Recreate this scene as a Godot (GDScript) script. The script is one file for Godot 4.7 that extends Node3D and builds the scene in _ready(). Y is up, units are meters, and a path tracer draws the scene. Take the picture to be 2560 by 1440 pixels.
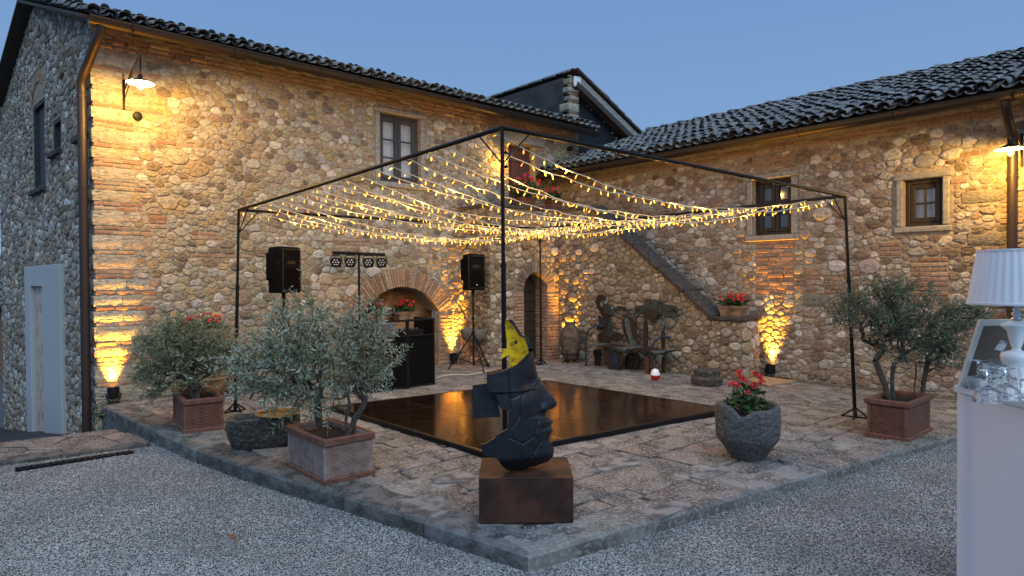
extends Node3D
# A Tuscan farmhouse courtyard at dusk: a light frame over a dance floor, lamps on rubble walls.
# y is up, metres; the terrace is y = 0; the camera stands at the origin and looks along -z.

const FPX := 1620.0
var cam_p := Vector3(0, 1.76, 0)
var cam_b: Basis
var rng := RandomNumberGenerator.new()
var M := {}
var used := {}

# ---------------------------------------------------------------- pixels to places
func ray(px: float, py: float) -> Vector3:
	return (cam_b * Vector3((px - 1280.0) / FPX, -(py - 720.0) / FPX, -1.0)).normalized()

func on_plane(px: float, py: float, p0: Vector3, n: Vector3) -> Vector3:
	var r := ray(px, py)
	return cam_p + r * ((p0 - cam_p).dot(n) / r.dot(n))

func G(px: float, py: float, y := 0.0) -> Vector3:
	return on_plane(px, py, Vector3(0, y, 0), Vector3.UP)

func at_depth(px: float, py: float, z: float) -> Vector3:
	return on_plane(px, py, Vector3(0, 0, z), Vector3(0, 0, 1))

# a wall frame: o + a*s + b*h + n*d
class WF:
	var o: Vector3
	var a: Vector3
	var b := Vector3.UP
	var n: Vector3
	func _init(o_: Vector3, a_: Vector3, n_: Vector3, b_ := Vector3.UP) -> void:
		o = o_
		a = a_
		n = n_
		b = b_
	func p(s: float, h: float, d := 0.0) -> Vector3:
		return o + a * s + b * h + n * d
	func xf(s: float, h: float, d := 0.0) -> Transform3D:
		return Transform3D(Basis(a, b, n), p(s, h, d))

func wp(f: WF, px: float, py: float, d := 0.0) -> Vector2:
	var q := on_plane(px, py, f.o + f.n * d, f.n) - f.o
	return Vector2(q.dot(f.a), q.dot(f.b))

# ---------------------------------------------------------------- mesh building
class MB:
	var vs := PackedVector3Array()
	var cs := PackedColorArray()
	var ix := PackedInt32Array()
	var col := Color.WHITE
	func v(p: Vector3) -> int:
		vs.append(p)
		cs.append(col)
		return vs.size() - 1
	func t(a: int, b: int, c: int) -> void:
		ix.append(a)
		ix.append(b)
		ix.append(c)
	func q(a: int, b: int, c: int, d: int) -> void:
		t(a, b, c)
		t(a, c, d)
	func quad(a: Vector3, b: Vector3, c: Vector3, d: Vector3) -> void:
		q(v(a), v(b), v(c), v(d))
	func box(xf: Transform3D, size: Vector3, bev := 0.0) -> void:
		var h := size * 0.5
		bev = minf(bev, minf(h.x, minf(h.y, h.z)) * 0.9)
		var e := h - Vector3(bev, bev, bev)
		for ax in 3:
			var b := (ax + 1) % 3
			var c := (ax + 2) % 3
			for sg in [1.0, -1.0]:
				var pts := []
				for k in [[1, 1], [-1, 1], [-1, -1], [1, -1]]:
					var p := Vector3.ZERO
					p[ax] = h[ax] * sg
					p[b] = e[b] * k[0]
					p[c] = e[c] * k[1] * sg
					pts.append(xf * p)
				quad(pts[0], pts[1], pts[2], pts[3])
		if bev <= 0.0:
			return
		for ax in 3:
			var b := (ax + 1) % 3
			var c := (ax + 2) % 3
			for s1 in [1.0, -1.0]:
				for s2 in [1.0, -1.0]:
					var p0 := Vector3.ZERO
					p0[b] = h[b] * s1
					p0[c] = e[c] * s2
					var p1 := Vector3.ZERO
					p1[b] = e[b] * s1
					p1[c] = h[c] * s2
					var l := Vector3.ZERO
					l[ax] = e[ax]
					if s1 * s2 > 0:
						quad(xf * (p0 - l), xf * (p0 + l), xf * (p1 + l), xf * (p1 - l))
					else:
						quad(xf * (p1 - l), xf * (p1 + l), xf * (p0 + l), xf * (p0 - l))
		for sx in [1.0, -1.0]:
			for sy in [1.0, -1.0]:
				for sz in [1.0, -1.0]:
					var a := v(xf * Vector3(h.x * sx, e.y * sy, e.z * sz))
					var b2 := v(xf * Vector3(e.x * sx, h.y * sy, e.z * sz))
					var c2 := v(xf * Vector3(e.x * sx, e.y * sy, h.z * sz))
					if sx * sy * sz > 0:
						t(a, c2, b2)
					else:
						t(a, b2, c2)
	func tube(pts: Array, rads: Array, sides := 8, cap := true) -> void:
		var up := Vector3(0.13, 1, 0.07).normalized()
		var n := pts.size()
		var rings := []
		var last := Vector3.ZERO
		for i in n:
			var d: Vector3 = (pts[mini(i + 1, n - 1)] - pts[maxi(i - 1, 0)]).normalized()
			var x := last
			if i == 0:
				if absf(d.dot(up)) > 0.9:
					up = Vector3(1, 0.1, 0).normalized()
				x = d.cross(up)
			x = (x - d * x.dot(d)).normalized()
			last = x
			var y := d.cross(x)
			var r: float = rads[mini(i, rads.size() - 1)]
			var ring := []
			for k in sides:
				var an := TAU * k / sides
				ring.append(v(pts[i] + (x * cos(an) + y * sin(an)) * r))
			rings.append(ring)
		for i in n - 1:
			for k in sides:
				var k2 := (k + 1) % sides
				q(rings[i][k], rings[i + 1][k], rings[i + 1][k2], rings[i][k2])
		if cap:
			for e in [0, n - 1]:
				var c := v(pts[e])
				var ids := []
				for k in sides:
					ids.append(v(vs[rings[e][k]]))
				for k in sides:
					if e == 0:
						t(c, ids[k], ids[(k + 1) % sides])
					else:
						t(c, ids[(k + 1) % sides], ids[k])
	# profile of (radius, height); sharp breaks the shading at every step
	func lathe(prof: Array, seg: int, xf := Transform3D(), sharp := false, wob := 0.0, sx := 1.0, sz := 1.0) -> void:
		var prev := []
		for i in prof.size():
			var ring := []
			for rep in (2 if sharp and i > 0 and i < prof.size() - 1 else 1):
				ring = []
				for k in seg:
					var an := TAU * k / seg
					var r: float = prof[i].x * (1.0 + wob * (sin(an * 3.0 + 1.3) * 0.6 + sin(an * 5.0 + i * 1.7) * 0.4))
					ring.append(v(xf * Vector3(cos(an) * r * sx, prof[i].y, sin(an) * r * sz)))
				if rep == 0 and i > 0:
					for k in seg:
						var k2 := (k + 1) % seg
						q(prev[k], ring[k], ring[k2], prev[k2])
			prev = ring
	# polygon in the xy plane of xf, from z = 0 to z = depth
	func prism(poly: PackedVector2Array, xf: Transform3D, depth: float) -> void:
		var ids := Geometry2D.triangulate_polygon(poly)
		for z in [0.0, depth]:
			var m := []
			for p in poly:
				m.append(v(xf * Vector3(p.x, p.y, z)))
			for i in range(0, ids.size(), 3):
				if z > 0.0:
					t(m[ids[i]], m[ids[i + 2]], m[ids[i + 1]])
				else:
					t(m[ids[i]], m[ids[i + 1]], m[ids[i + 2]])
		for i in poly.size():
			var a := poly[i]
			var b := poly[(i + 1) % poly.size()]
			quad(xf * Vector3(a.x, a.y, 0), xf * Vector3(a.x, a.y, depth), xf * Vector3(b.x, b.y, depth), xf * Vector3(b.x, b.y, 0))
	func ball(c: Vector3, r: Vector3, seg := 10, rows := 6) -> void:
		var pr := []
		for i in rows + 1:
			var an := PI * i / rows
			pr.append(Vector2(maxf(sin(an), 0.001), -cos(an)))
		lathe(pr, seg, Transform3D(Basis.from_scale(r), c))
	func add(o: MB, xf: Transform3D) -> void:
		var n := vs.size()
		for i in o.vs.size():
			vs.append(xf * o.vs[i])
			cs.append(o.cs[i])
		for i in o.ix:
			ix.append(i + n)
	func commit(off := Vector3.ZERO) -> ArrayMesh:
		var nm := PackedVector3Array()
		nm.resize(vs.size())
		for i in range(0, ix.size(), 3):
			var a := vs[ix[i]]
			var f := (vs[ix[i + 2]] - a).cross(vs[ix[i + 1]] - a)
			nm[ix[i]] += f
			nm[ix[i + 1]] += f
			nm[ix[i + 2]] += f
		var out := vs
		if off != Vector3.ZERO:
			out = PackedVector3Array()
			out.resize(vs.size())
			for i in vs.size():
				out[i] = vs[i] - off
		for i in nm.size():
			nm[i] = nm[i].normalized() if nm[i].length_squared() > 1e-20 else Vector3.UP
		var ar := []
		ar.resize(Mesh.ARRAY_MAX)
		ar[Mesh.ARRAY_VERTEX] = out
		ar[Mesh.ARRAY_NORMAL] = nm
		ar[Mesh.ARRAY_COLOR] = cs
		ar[Mesh.ARRAY_INDEX] = ix
		var m := ArrayMesh.new()
		m.add_surface_from_arrays(Mesh.PRIMITIVE_TRIANGLES, ar)
		return m

func T(p: Vector3) -> Transform3D:
	return Transform3D(Basis(), p)

func yaw(p: Vector3, an: float) -> Transform3D:
	return Transform3D(Basis(Vector3.UP, an), p)

# ---------------------------------------------------------------- nodes
func numbered(called: String) -> String:
	used[called] = used.get(called, 0) + 1
	return called if used[called] == 1 else "%s_%03d" % [called, used[called] - 1]

func thing(called: String, label: String, category: String, at: Vector3, turn := 0.0, group := "") -> Node3D:
	var o := Node3D.new()
	o.name = numbered(called)
	add_child(o)
	o.position = at
	o.rotation.y = turn
	o.set_meta("label", label)
	o.set_meta("category", category)
	if group:
		o.set_meta("group", group)
	return o

func setting(called: String, at := Vector3.ZERO) -> Node3D:
	var o := Node3D.new()
	o.name = numbered(called)
	add_child(o)
	o.position = at
	o.set_meta("kind", "structure")
	return o

func part(p: Node3D, called: String, m: Mesh, mt: Material, xf := Transform3D()) -> MeshInstance3D:
	var o := MeshInstance3D.new()
	o.name = called
	o.mesh = m
	o.material_override = mt
	o.transform = xf
	p.add_child(o, true)
	return o

func stuff(p: Node3D, called: String, m: Mesh, mt: Material) -> void:
	part(p, called, m, mt).set_meta("kind", "stuff")

func many(p: Node3D, called: String, m: Mesh, mt: Material, xs: Array, cols := []) -> MultiMeshInstance3D:
	var mm := MultiMesh.new()
	mm.transform_format = MultiMesh.TRANSFORM_3D
	mm.use_colors = cols.size() > 0
	mm.mesh = m
	mm.instance_count = xs.size()
	for i in xs.size():
		mm.set_instance_transform(i, xs[i])
		if cols.size():
			mm.set_instance_color(i, cols[i])
	var o := MultiMeshInstance3D.new()
	o.name = called
	o.multimesh = mm
	o.material_override = mt
	p.add_child(o, true)
	o.set_meta("kind", "stuff")
	return o

# ---------------------------------------------------------------- materials
func noise_tex(freq: float, oct: int, stops: Array, size := 512, sd := 1, kind := FastNoiseLite.TYPE_SIMPLEX_SMOOTH) -> NoiseTexture2D:
	var n := FastNoiseLite.new()
	n.noise_type = kind
	n.seed = sd
	n.frequency = freq
	n.fractal_octaves = oct
	n.fractal_type = FastNoiseLite.FRACTAL_FBM
	var t := NoiseTexture2D.new()
	t.width = size
	t.height = size
	t.seamless = true
	t.noise = n
	if stops.size():
		var g := Gradient.new()
		var off := PackedFloat32Array()
		var cl := PackedColorArray()
		for s in stops:
			off.append(s[0])
			cl.append(s[1])
		g.offsets = off
		g.colors = cl
		t.color_ramp = g
	return t

func S(r: float, g: float, b: float, a := 1.0) -> Color:   # linear colour to the sRGB that albedo wants
	var c := Color(r, g, b).linear_to_srgb()
	c.a = a
	return c

func mat(c: Color, rough: float, tex: Texture2D = null, scale := 1.0, bump: Texture2D = null, bump_cm := 0.0, metal := 0.0, vc := false) -> StandardMaterial3D:
	var m := StandardMaterial3D.new()
	m.albedo_color = c
	m.roughness = rough
	m.metallic = metal
	m.vertex_color_use_as_albedo = vc
	if tex or bump:
		m.uv1_triplanar = true
		m.uv1_world_triplanar = true
		m.uv1_scale = Vector3(scale, scale, scale)
	if tex:
		m.albedo_texture = tex
	if bump:
		m.heightmap_enabled = true
		m.heightmap_texture = bump
		m.heightmap_scale = bump_cm
	return m

func detail(m: StandardMaterial3D, tex: Texture2D, scale: float) -> StandardMaterial3D:
	m.detail_enabled = true
	m.detail_albedo = tex
	m.detail_blend_mode = BaseMaterial3D.BLEND_MODE_MIX
	m.detail_uv_layer = BaseMaterial3D.DETAIL_UV_2
	m.uv2_triplanar = true
	m.uv2_world_triplanar = true
	m.uv2_scale = Vector3(scale, scale, scale)
	return m

func glow(c: Color, energy: float) -> StandardMaterial3D:
	var m := StandardMaterial3D.new()
	m.albedo_color = c
	m.emission_enabled = true
	m.emission = c
	m.emission_energy_multiplier = energy
	return m

func materials() -> void:
	var grey := func(x: float, a := 1.0): return Color(x, x, x, a)
	var mottle := noise_tex(0.012, 5, [[0.0, grey.call(0.62)], [0.4, grey.call(0.86)], [0.62, grey.call(1.0)], [1.0, grey.call(0.82)]], 512, 3)
	var grain := noise_tex(0.05, 4, [], 512, 9)
	var rough_n := noise_tex(0.02, 5, [], 512, 17)
	var fine := noise_tex(0.09, 3, [], 512, 21)
	var lichen := noise_tex(0.022, 7, [[0.0, Color(0.56, 0.54, 0.51, 0.0)], [0.45, Color(0.56, 0.54, 0.52, 0.03)], [0.56, Color(0.6, 0.59, 0.57, 0.25)], [0.66, Color(0.67, 0.66, 0.64, 0.62)], [1.0, Color(0.74, 0.73, 0.71, 0.8)]], 1024, 31)
	var specks := noise_tex(0.035, 5, [[0.0, Color(0.6, 0.6, 0.57, 0.0)], [0.63, Color(0.6, 0.6, 0.57, 0.0)], [0.7, Color(0.6, 0.6, 0.58, 0.4)], [1.0, Color(0.66, 0.66, 0.63, 0.6)]], 512, 33)
	var lichen2 := noise_tex(0.03, 5, [[0.0, Color(0.6, 0.61, 0.6, 0.0)], [0.48, Color(0.6, 0.61, 0.6, 0.0)], [0.6, Color(0.62, 0.63, 0.63, 0.6)], [1.0, Color(0.74, 0.75, 0.75, 0.85)]], 512, 37)
	var stain := noise_tex(0.01, 5, [[0.0, grey.call(0.45)], [0.45, grey.call(0.8)], [0.55, grey.call(0.95)], [1.0, grey.call(1.0)]], 512, 41)
	lichen.noise.fractal_gain = 0.66
	specks.noise.fractal_gain = 0.6
	M.stone = mat(Color.WHITE, 0.92, mottle, 1.9, rough_n, 2.0, 0.0, true)
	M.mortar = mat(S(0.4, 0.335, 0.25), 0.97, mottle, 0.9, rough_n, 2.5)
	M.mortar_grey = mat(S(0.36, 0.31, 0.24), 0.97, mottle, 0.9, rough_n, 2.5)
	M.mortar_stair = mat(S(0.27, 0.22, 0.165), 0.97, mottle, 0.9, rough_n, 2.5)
	M.brick = mat(Color.WHITE, 0.93, mottle, 2.3, fine, 0.5, 0.0, true)
	M.tile = detail(mat(Color.WHITE, 0.9, mottle, 1.8, fine, 0.5, 0.0, true), lichen2, 1.1)
	M.paving = detail(mat(Color.WHITE, 0.84, stain, 0.55, rough_n, 0.5, 0.0, true), lichen, 1.0)
	M.kerb = detail(mat(Color.WHITE, 0.88, stain, 0.9, rough_n, 1.4, 0.0, true), specks, 1.5)
	M.slab = mat(S(0.24, 0.245, 0.245), 0.75, stain, 0.8, rough_n, 0.3)
	M.joint = mat(S(0.1, 0.085, 0.07), 0.97, mottle, 1.1, rough_n, 1.0)
	M.gravel = mat(S(0.2, 0.205, 0.21), 0.95, noise_tex(0.12, 3, [[0.0, grey.call(0.45)], [0.5, grey.call(0.8)], [1.0, grey.call(1.0)]], 512, 51), 1.2, fine, 1.2)
	M.pebble = mat(Color.WHITE, 0.85, null, 1, null, 0, 0, true)
	M.plaster = mat(S(0.42, 0.43, 0.43), 0.9, null, 1.0, fine, 0.15)
	M.plaster_beige = mat(S(0.6, 0.49, 0.41), 0.85, mottle, 0.5)
	M.plaster_dark = mat(S(0.1, 0.1, 0.098), 0.95, noise_tex(0.008, 5, [[0.0, grey.call(0.4)], [0.5, grey.call(0.8)], [1.0, grey.call(1.0)]], 512, 61), 0.35, rough_n, 0.8)
	M.render = mat(S(0.36, 0.345, 0.315), 0.93, mottle, 1.5, grain, 0.5)
	M.niche = mat(S(0.3, 0.21, 0.14), 0.95, noise_tex(0.006, 4, [[0.0, Color(0.62, 0.5, 0.44)], [0.45, Color(0.85, 0.78, 0.66)], [0.6, Color(1, 0.95, 0.85)], [1.0, Color(0.8, 0.6, 0.5)]], 512, 71), 0.8, rough_n, 1.0)
	M.copper = mat(S(0.04, 0.033, 0.028), 0.45, null, 1, fine, 0.1, 0.5)
	M.pipe = mat(S(0.045, 0.031, 0.027), 0.48, null, 1, fine, 0.1, 0.4)
	M.black_metal = mat(S(0.012, 0.012, 0.013), 0.42, null, 1, null, 0, 0.3)
	M.iron = mat(S(0.03, 0.032, 0.034), 0.55, grain, 2.0, null, 0, 0.6)
	M.wood_dark = mat(S(0.035, 0.024, 0.018), 0.6, mottle, 2.0, fine, 0.2)
	M.window_grey = mat(S(0.07, 0.065, 0.063), 0.55, mottle, 2.0)
	M.wood_door = mat(S(0.10, 0.045, 0.028), 0.5, mottle, 1.5, fine, 0.2)
	M.shutter = mat(S(0.03, 0.032, 0.036), 0.6, mottle, 1.5, fine, 0.2)
	M.beam = mat(S(0.06, 0.045, 0.035), 0.8, mottle, 1.5, fine, 0.3)
	M.curtain = mat(S(0.72, 0.72, 0.7), 0.9)
	M.interior = mat(S(0.5, 0.46, 0.4), 0.9)
	M.pit = mat(S(0.05, 0.047, 0.043), 0.95)
	M.glass = mat(Color(0.55, 0.6, 0.65, 0.12), 0.03)
	M.glass.transparency = BaseMaterial3D.TRANSPARENCY_ALPHA
	M.terracotta = mat(S(0.18, 0.078, 0.052), 0.82, mottle, 1.7, fine, 0.25)
	M.terracotta_pale = detail(mat(S(0.2, 0.105, 0.075), 0.86, mottle, 1.7, fine, 0.3), noise_tex(0.02, 4, [[0.0, Color(0.7, 0.66, 0.64, 0.0)], [0.3, Color(0.7, 0.66, 0.64, 0.15)], [0.7, Color(0.72, 0.68, 0.66, 0.45)], [1.0, Color(0.75, 0.72, 0.7, 0.7)]], 512, 77), 0.9)
	M.terracotta_old = mat(S(0.3, 0.2, 0.13), 0.88, stain, 1.0, fine, 0.3)
	M.soil = mat(S(0.03, 0.02, 0.014), 0.97, mottle, 3.0, grain, 3.0)
	M.bark = mat(S(0.1, 0.085, 0.07), 0.95, mottle, 4.0, grain, 0.8)
	M.leaf = mat(Color.WHITE, 0.6, null, 1, null, 0, 0, true)
	M.leaf.backlight_enabled = true
	M.leaf.backlight = S(0.2, 0.22, 0.12)
	M.petal = mat(S(0.62, 0.03, 0.03), 0.6)
	M.petal_pink = mat(S(0.55, 0.06, 0.16), 0.6)
	M.rust = mat(S(0.075, 0.036, 0.023), 0.72, noise_tex(0.006, 5, [[0.0, Color(0.55, 0.5, 0.5)], [0.45, Color(0.8, 0.72, 0.68)], [0.62, Color(1, 0.85, 0.75)], [1.0, Color(1, 1, 1)]], 512, 81), 1.0, fine, 0.1, 0.25)
	M.sculpt = mat(S(0.018, 0.021, 0.027), 0.43, mottle, 2.0, fine, 0.15)
	M.yellow = mat(Color.WHITE, 0.6, noise_tex(0.014, 4, [[0.0, Color(0.35, 0.28, 0.02)], [0.34, Color(0.8, 0.62, 0.03)], [0.45, Color(0.98, 0.78, 0.05)], [1.0, Color(1.0, 0.84, 0.08)]], 512, 87), 2.0)
	M.floor_panel = mat(Color.WHITE, 0.16, noise_tex(0.01, 4, [[0.0, Color(0.6, 0.6, 0.6)], [1.0, Color(1, 1, 1)]], 512, 91), 0.6, rough_n, 0.015, 0.0, true)
	M.floor_panel.roughness_texture = noise_tex(0.012, 5, [[0.0, Color(0.55, 0.55, 0.55)], [1.0, Color(1, 1, 1)]], 512, 93)
	M.floor_panel.metallic_specular = 0.55
	M.fabric_black = mat(S(0.005, 0.005, 0.006), 0.85, null, 1, fine, 0.1)
	M.fabric_black.metallic_specular = 0.15
	M.sculpt.metallic_specular = 0.42
	M.black_metal.metallic_specular = 0.3
	M.grille = mat(S(0.009, 0.007, 0.007), 0.8, fine, 6.0, fine, 0.2)
	M.grille.metallic_specular = 0.2
	M.silver = mat(S(0.45, 0.46, 0.48), 0.3, null, 1, null, 0, 0.85)
	M.brass = mat(S(0.62, 0.42, 0.14), 0.22, null, 1, null, 0, 1.0)
	M.trough = detail(mat(S(0.055, 0.052, 0.048), 0.92, mottle, 1.2, rough_n, 3.0), specks, 0.9)
	M.mortar_stone = mat(S(0.15, 0.152, 0.152), 0.92, noise_tex(0.03, 5, [[0.0, grey.call(0.4)], [0.5, grey.call(0.8)], [1.0, grey.call(1.0)]], 512, 97), 1.4, rough_n, 2.2)
	M.basin = mat(S(0.2, 0.18, 0.15), 0.93, mottle, 1.2, rough_n, 2.0)
	M.coping = detail(mat(S(0.05, 0.042, 0.042), 0.9, mottle, 1.2, rough_n, 1.5), specks, 0.8)
	M.jar = mat(S(0.14, 0.1, 0.075), 0.8, stain, 1.2, rough_n, 0.5)
	M.white = mat(S(0.76, 0.8, 0.84), 0.4)
	M.shade = mat(S(0.78, 0.78, 0.8), 0.9)
	M.shade.backlight_enabled = true
	M.shade.backlight = S(0.25, 0.25, 0.25)
	M.milk = mat(S(0.75, 0.77, 0.76), 0.25)
	M.crystal = mat(Color(1, 1, 1, 0.01), 0.02)
	M.crystal.refraction_enabled = true
	M.crystal.refraction_scale = 0.05
	M.mat_brown = mat(S(0.1, 0.075, 0.055), 0.8)
	M.frame_paint = mat(S(0.5, 0.5, 0.46), 0.6)
	M.paper = mat(S(0.5, 0.5, 0.5), 0.6, noise_tex(0.02, 2, [[0.0, grey.call(0.35)], [0.5, grey.call(0.9)], [1.0, grey.call(1.0)]], 256, 99), 3.0)
	M.cable = mat(S(0.6, 0.58, 0.52), 0.6)
	M.cord = mat(S(0.62, 0.55, 0.42), 0.6)
	M.net = mat(S(0.016, 0.02, 0.03), 0.55, fine, 3.0)
	M.board = mat(S(0.42, 0.3, 0.18), 0.7, mottle, 1.5)
	M.bulb = glow(Color(1.0, 0.69, 0.19), 3.0)
	M.bulb_dim = glow(Color(1.0, 0.66, 0.17), 1.6)
	M.bulb_hot = glow(Color(1.0, 0.72, 0.25), 6.0)
	M.lamp_glow = glow(Color(1.0, 0.8, 0.38), 9.0)
	M.spot_glow = glow(Color(1.0, 0.72, 0.22), 7.0)
	M.enamel = mat(S(0.7, 0.66, 0.55), 0.5)
	M.verdigris = mat(Color.WHITE, 0.6, stain, 2.5, fine, 0.3, 0.35, true)
	M.red = mat(S(0.4, 0.012, 0.015), 0.4)

# ---------------------------------------------------------------- rubble masonry
# returns cells (polygons in s,h) of a power diagram over stones of mixed size
func cells(area: Rect2, radii: Array, tries: Array, asp: float, sd: int) -> Array:
	rng.seed = sd
	var x0 := area.position.x / asp
	var w := area.size.x / asp
	var y0 := area.position.y
	var h := area.size.y
	var gs := 0.24
	var grid := {}
	var ps := PackedVector2Array()
	var rs := PackedFloat32Array()
	var rmax: float = radii[0]
	for k in radii.size():
		var r: float = radii[k]
		var span := int(ceil((r + rmax) / gs))
		for i in int(tries[k] * w * h):
			var p := Vector2(x0 + rng.randf() * w, y0 + rng.randf() * h)
			var rr := r * rng.randf_range(0.85, 1.12)
			var cx := int(floor(p.x / gs))
			var cy := int(floor(p.y / gs))
			var ok := true
			for gx in range(cx - span, cx + span + 1):
				for gy in range(cy - span, cy + span + 1):
					var key := gx * 4096 + gy
					if grid.has(key):
						for j in grid[key]:
							if p.distance_squared_to(ps[j]) < pow((rr + rs[j]) * 0.93, 2.0):
								ok = false
								break
					if not ok:
						break
				if not ok:
					break
			if ok:
				var key2 := cx * 4096 + cy
				if not grid.has(key2):
					grid[key2] = []
				grid[key2].append(ps.size())
				ps.append(p)
				rs.append(rr)
	var out := []
	for i in ps.size():
		var p := ps[i]
		var poly := PackedVector2Array([Vector2(maxf(x0, p.x - 0.6), maxf(y0, p.y - 0.6)), Vector2(minf(x0 + w, p.x + 0.6), maxf(y0, p.y - 0.6)), Vector2(minf(x0 + w, p.x + 0.6), minf(y0 + h, p.y + 0.6)), Vector2(maxf(x0, p.x - 0.6), minf(y0 + h, p.y + 0.6))])
		var cx := int(floor(p.x / gs))
		var cy := int(floor(p.y / gs))
		var near := []
		for gx in range(cx - 3, cx + 4):
			for gy in range(cy - 3, cy + 4):
				var key := gx * 4096 + gy
				if grid.has(key):
					for j in grid[key]:
						if j != i:
							near.append([p.distance_squared_to(ps[j]), j])
		near.sort_custom(func(a, b): return a[0] < b[0])
		for e in near:
			var d2: float = e[0]
			var j: int = e[1]
			var far := 0.0
			for c in poly:
				far = maxf(far, c.distance_squared_to(p))
			if d2 > pow(2.0 * sqrt(far) + 0.12, 2.0):
				break
			var d := (ps[j] - p) / sqrt(d2)
			var lim := (d2 + rs[i] * rs[i] - rs[j] * rs[j]) / (2.0 * sqrt(d2))
			var np := PackedVector2Array()
			var m := poly.size()
			for k in m:
				var a := poly[k]
				var b := poly[(k + 1) % m]
				var da := (a - p).dot(d) - lim
				var db := (b - p).dot(d) - lim
				if da <= 0.0:
					np.append(a)
				if (da < 0.0) != (db < 0.0) and absf(da - db) > 1e-9:
					np.append(a + (b - a) * (da / (da - db)))
			poly = np
			if poly.size() < 3:
				break
		if poly.size() >= 3:
			for k in poly.size():
				poly[k].x *= asp
			out.append(poly)
	return out

func area_of(p: PackedVector2Array) -> float:
	var s := 0.0
	for i in p.size():
		s += p[i].cross(p[(i + 1) % p.size()])
	return absf(s) * 0.5

func biggest(a: Array) -> PackedVector2Array:
	var best := PackedVector2Array()
	for p in a:
		if best.is_empty() or area_of(p) > area_of(best):
			best = p
	return best

func bounds(p: PackedVector2Array) -> Rect2:
	var r := Rect2(p[0], Vector2.ZERO)
	for q in p:
		r = r.expand(q)
	return r

# clips cells by holes, shrinks them by the joint and rounds their corners
func stones(cl: Array, holes: Array, joint: float, round_: float, inside := PackedVector2Array(), rough := 0.07) -> Array:
	var hb := []
	for h in holes:
		hb.append(bounds(h))
	var out := []
	for c in cl:
		var p: PackedVector2Array = c
		var bb := bounds(p)
		for k in holes.size():
			if p.size() >= 3 and bb.intersects(hb[k], true):
				p = biggest(Geometry2D.clip_polygons(p, holes[k]))
		if inside.size() and p.size() >= 3:
			p = biggest(Geometry2D.intersect_polygons(p, inside))
		if p.size() < 3 or area_of(p) < 0.002:
			continue
		var r := minf(round_ * lerpf(0.2, 1.3, pow(rng.randf(), 1.6)), sqrt(area_of(p)) * 0.26)
		var a := Geometry2D.offset_polygon(p, -(joint + r), Geometry2D.JOIN_MITER)
		if a.is_empty():
			r = 0.008
			a = Geometry2D.offset_polygon(p, -(joint + r), Geometry2D.JOIN_MITER)
			if a.is_empty():
				continue
		var b := Geometry2D.offset_polygon(biggest(a), r, Geometry2D.JOIN_ROUND)
		if b.is_empty():
			continue
		p = biggest(b)
		if area_of(p) < 0.0012:
			continue
		var rs := resample(p, clampi(int(7 + sqrt(area_of(p)) * 22), 8, 14))
		if rough > 0.0:
			var ctr := Vector2.ZERO
			for v in rs:
				ctr += v
			ctr /= rs.size()
			for k in rs.size():
				rs[k] = ctr + (rs[k] - ctr) * (1.0 + rng.randf_range(-rough, rough * 0.35))
		out.append(rs)
	return out

func resample(p: PackedVector2Array, n: int) -> PackedVector2Array:
	var m := p.size()
	var tot := 0.0
	for i in m:
		tot += p[i].distance_to(p[(i + 1) % m])
	var out := PackedVector2Array()
	var step := tot / n
	var acc := 0.0
	var want := 0.0
	for i in m:
		var a := p[i]
		var b := p[(i + 1) % m]
		var l := a.distance_to(b)
		while want <= acc + l and out.size() < n and l > 0:
			out.append(a.lerp(b, (want - acc) / l))
			want += step
		acc += l
	return out

# one stone: rings from the mortar up to a bulging, uneven face
func stone(mb: MB, f: WF, p: PackedVector2Array, bulge: float, flat: bool, col: Color) -> void:
	var c := Vector2.ZERO
	for q in p:
		c += q
	c /= p.size()
	var n := p.size()
	var hg := bulge * rng.randf_range(0.3 if flat else 0.55, 1.3)
	var tx := rng.randf_range(-0.25, 0.25)
	var ty := rng.randf_range(-0.25, 0.25)
	var lv := [[1.0, -0.014], [0.992, hg * 0.36], [0.93, hg * 0.87], [0.6, hg]]
	if flat:
		lv = [[1.0, -0.03], [0.995, hg * 0.6], [0.97, hg], [0.5, hg]]
		tx *= 0.05
		ty *= 0.05
	var sz := sqrt(area_of(p))
	var prev := []
	for l in lv.size():
		var ring := []
		for k in n:
			var q := c + (p[k] - c) * float(lv[l][0])
			var d: float = lv[l][1]
			if l > 0:
				d += ((q.x - c.x) * tx + (q.y - c.y) * ty) * 0.5 * (hg / maxf(sz, 0.05)) * 2.0 + rng.randf_range(-1, 1) * hg * (0.04 if flat else 0.13)
			if l == 1 or l == 2:
				q += Vector2(rng.randf_range(-1, 1), rng.randf_range(-1, 1)) * sz * 0.012
			var g := rng.randf_range(0.94, 1.06)
			mb.col = Color(col.r * g, col.g * g, col.b * g)
			ring.append(mb.v(f.p(q.x, q.y, d)))
		if l > 0:
			for k in n:
				var k2 := (k + 1) % n
				mb.q(prev[k], prev[k2], ring[k2], ring[k])
		prev = ring
	mb.col = col
	var top := mb.v(f.p(c.x, c.y, float(lv[-1][1]) * rng.randf_range(0.97, 1.04)))
	for k in n:
		mb.t(prev[k], prev[(k + 1) % n], top)

func pick(pal: Array) -> Color:
	var tot := 0.0
	for e in pal:
		tot += e[1]
	var x := rng.randf() * tot
	for e in pal:
		x -= e[1]
		if x <= 0.0:
			var g := rng.randf_range(0.85, 1.15)
			var c: Color = e[0]
			return Color(c.r * g * rng.randf_range(0.96, 1.04), c.g * g, c.b * g * rng.randf_range(0.93, 1.07))
	return pal[0][0]

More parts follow.
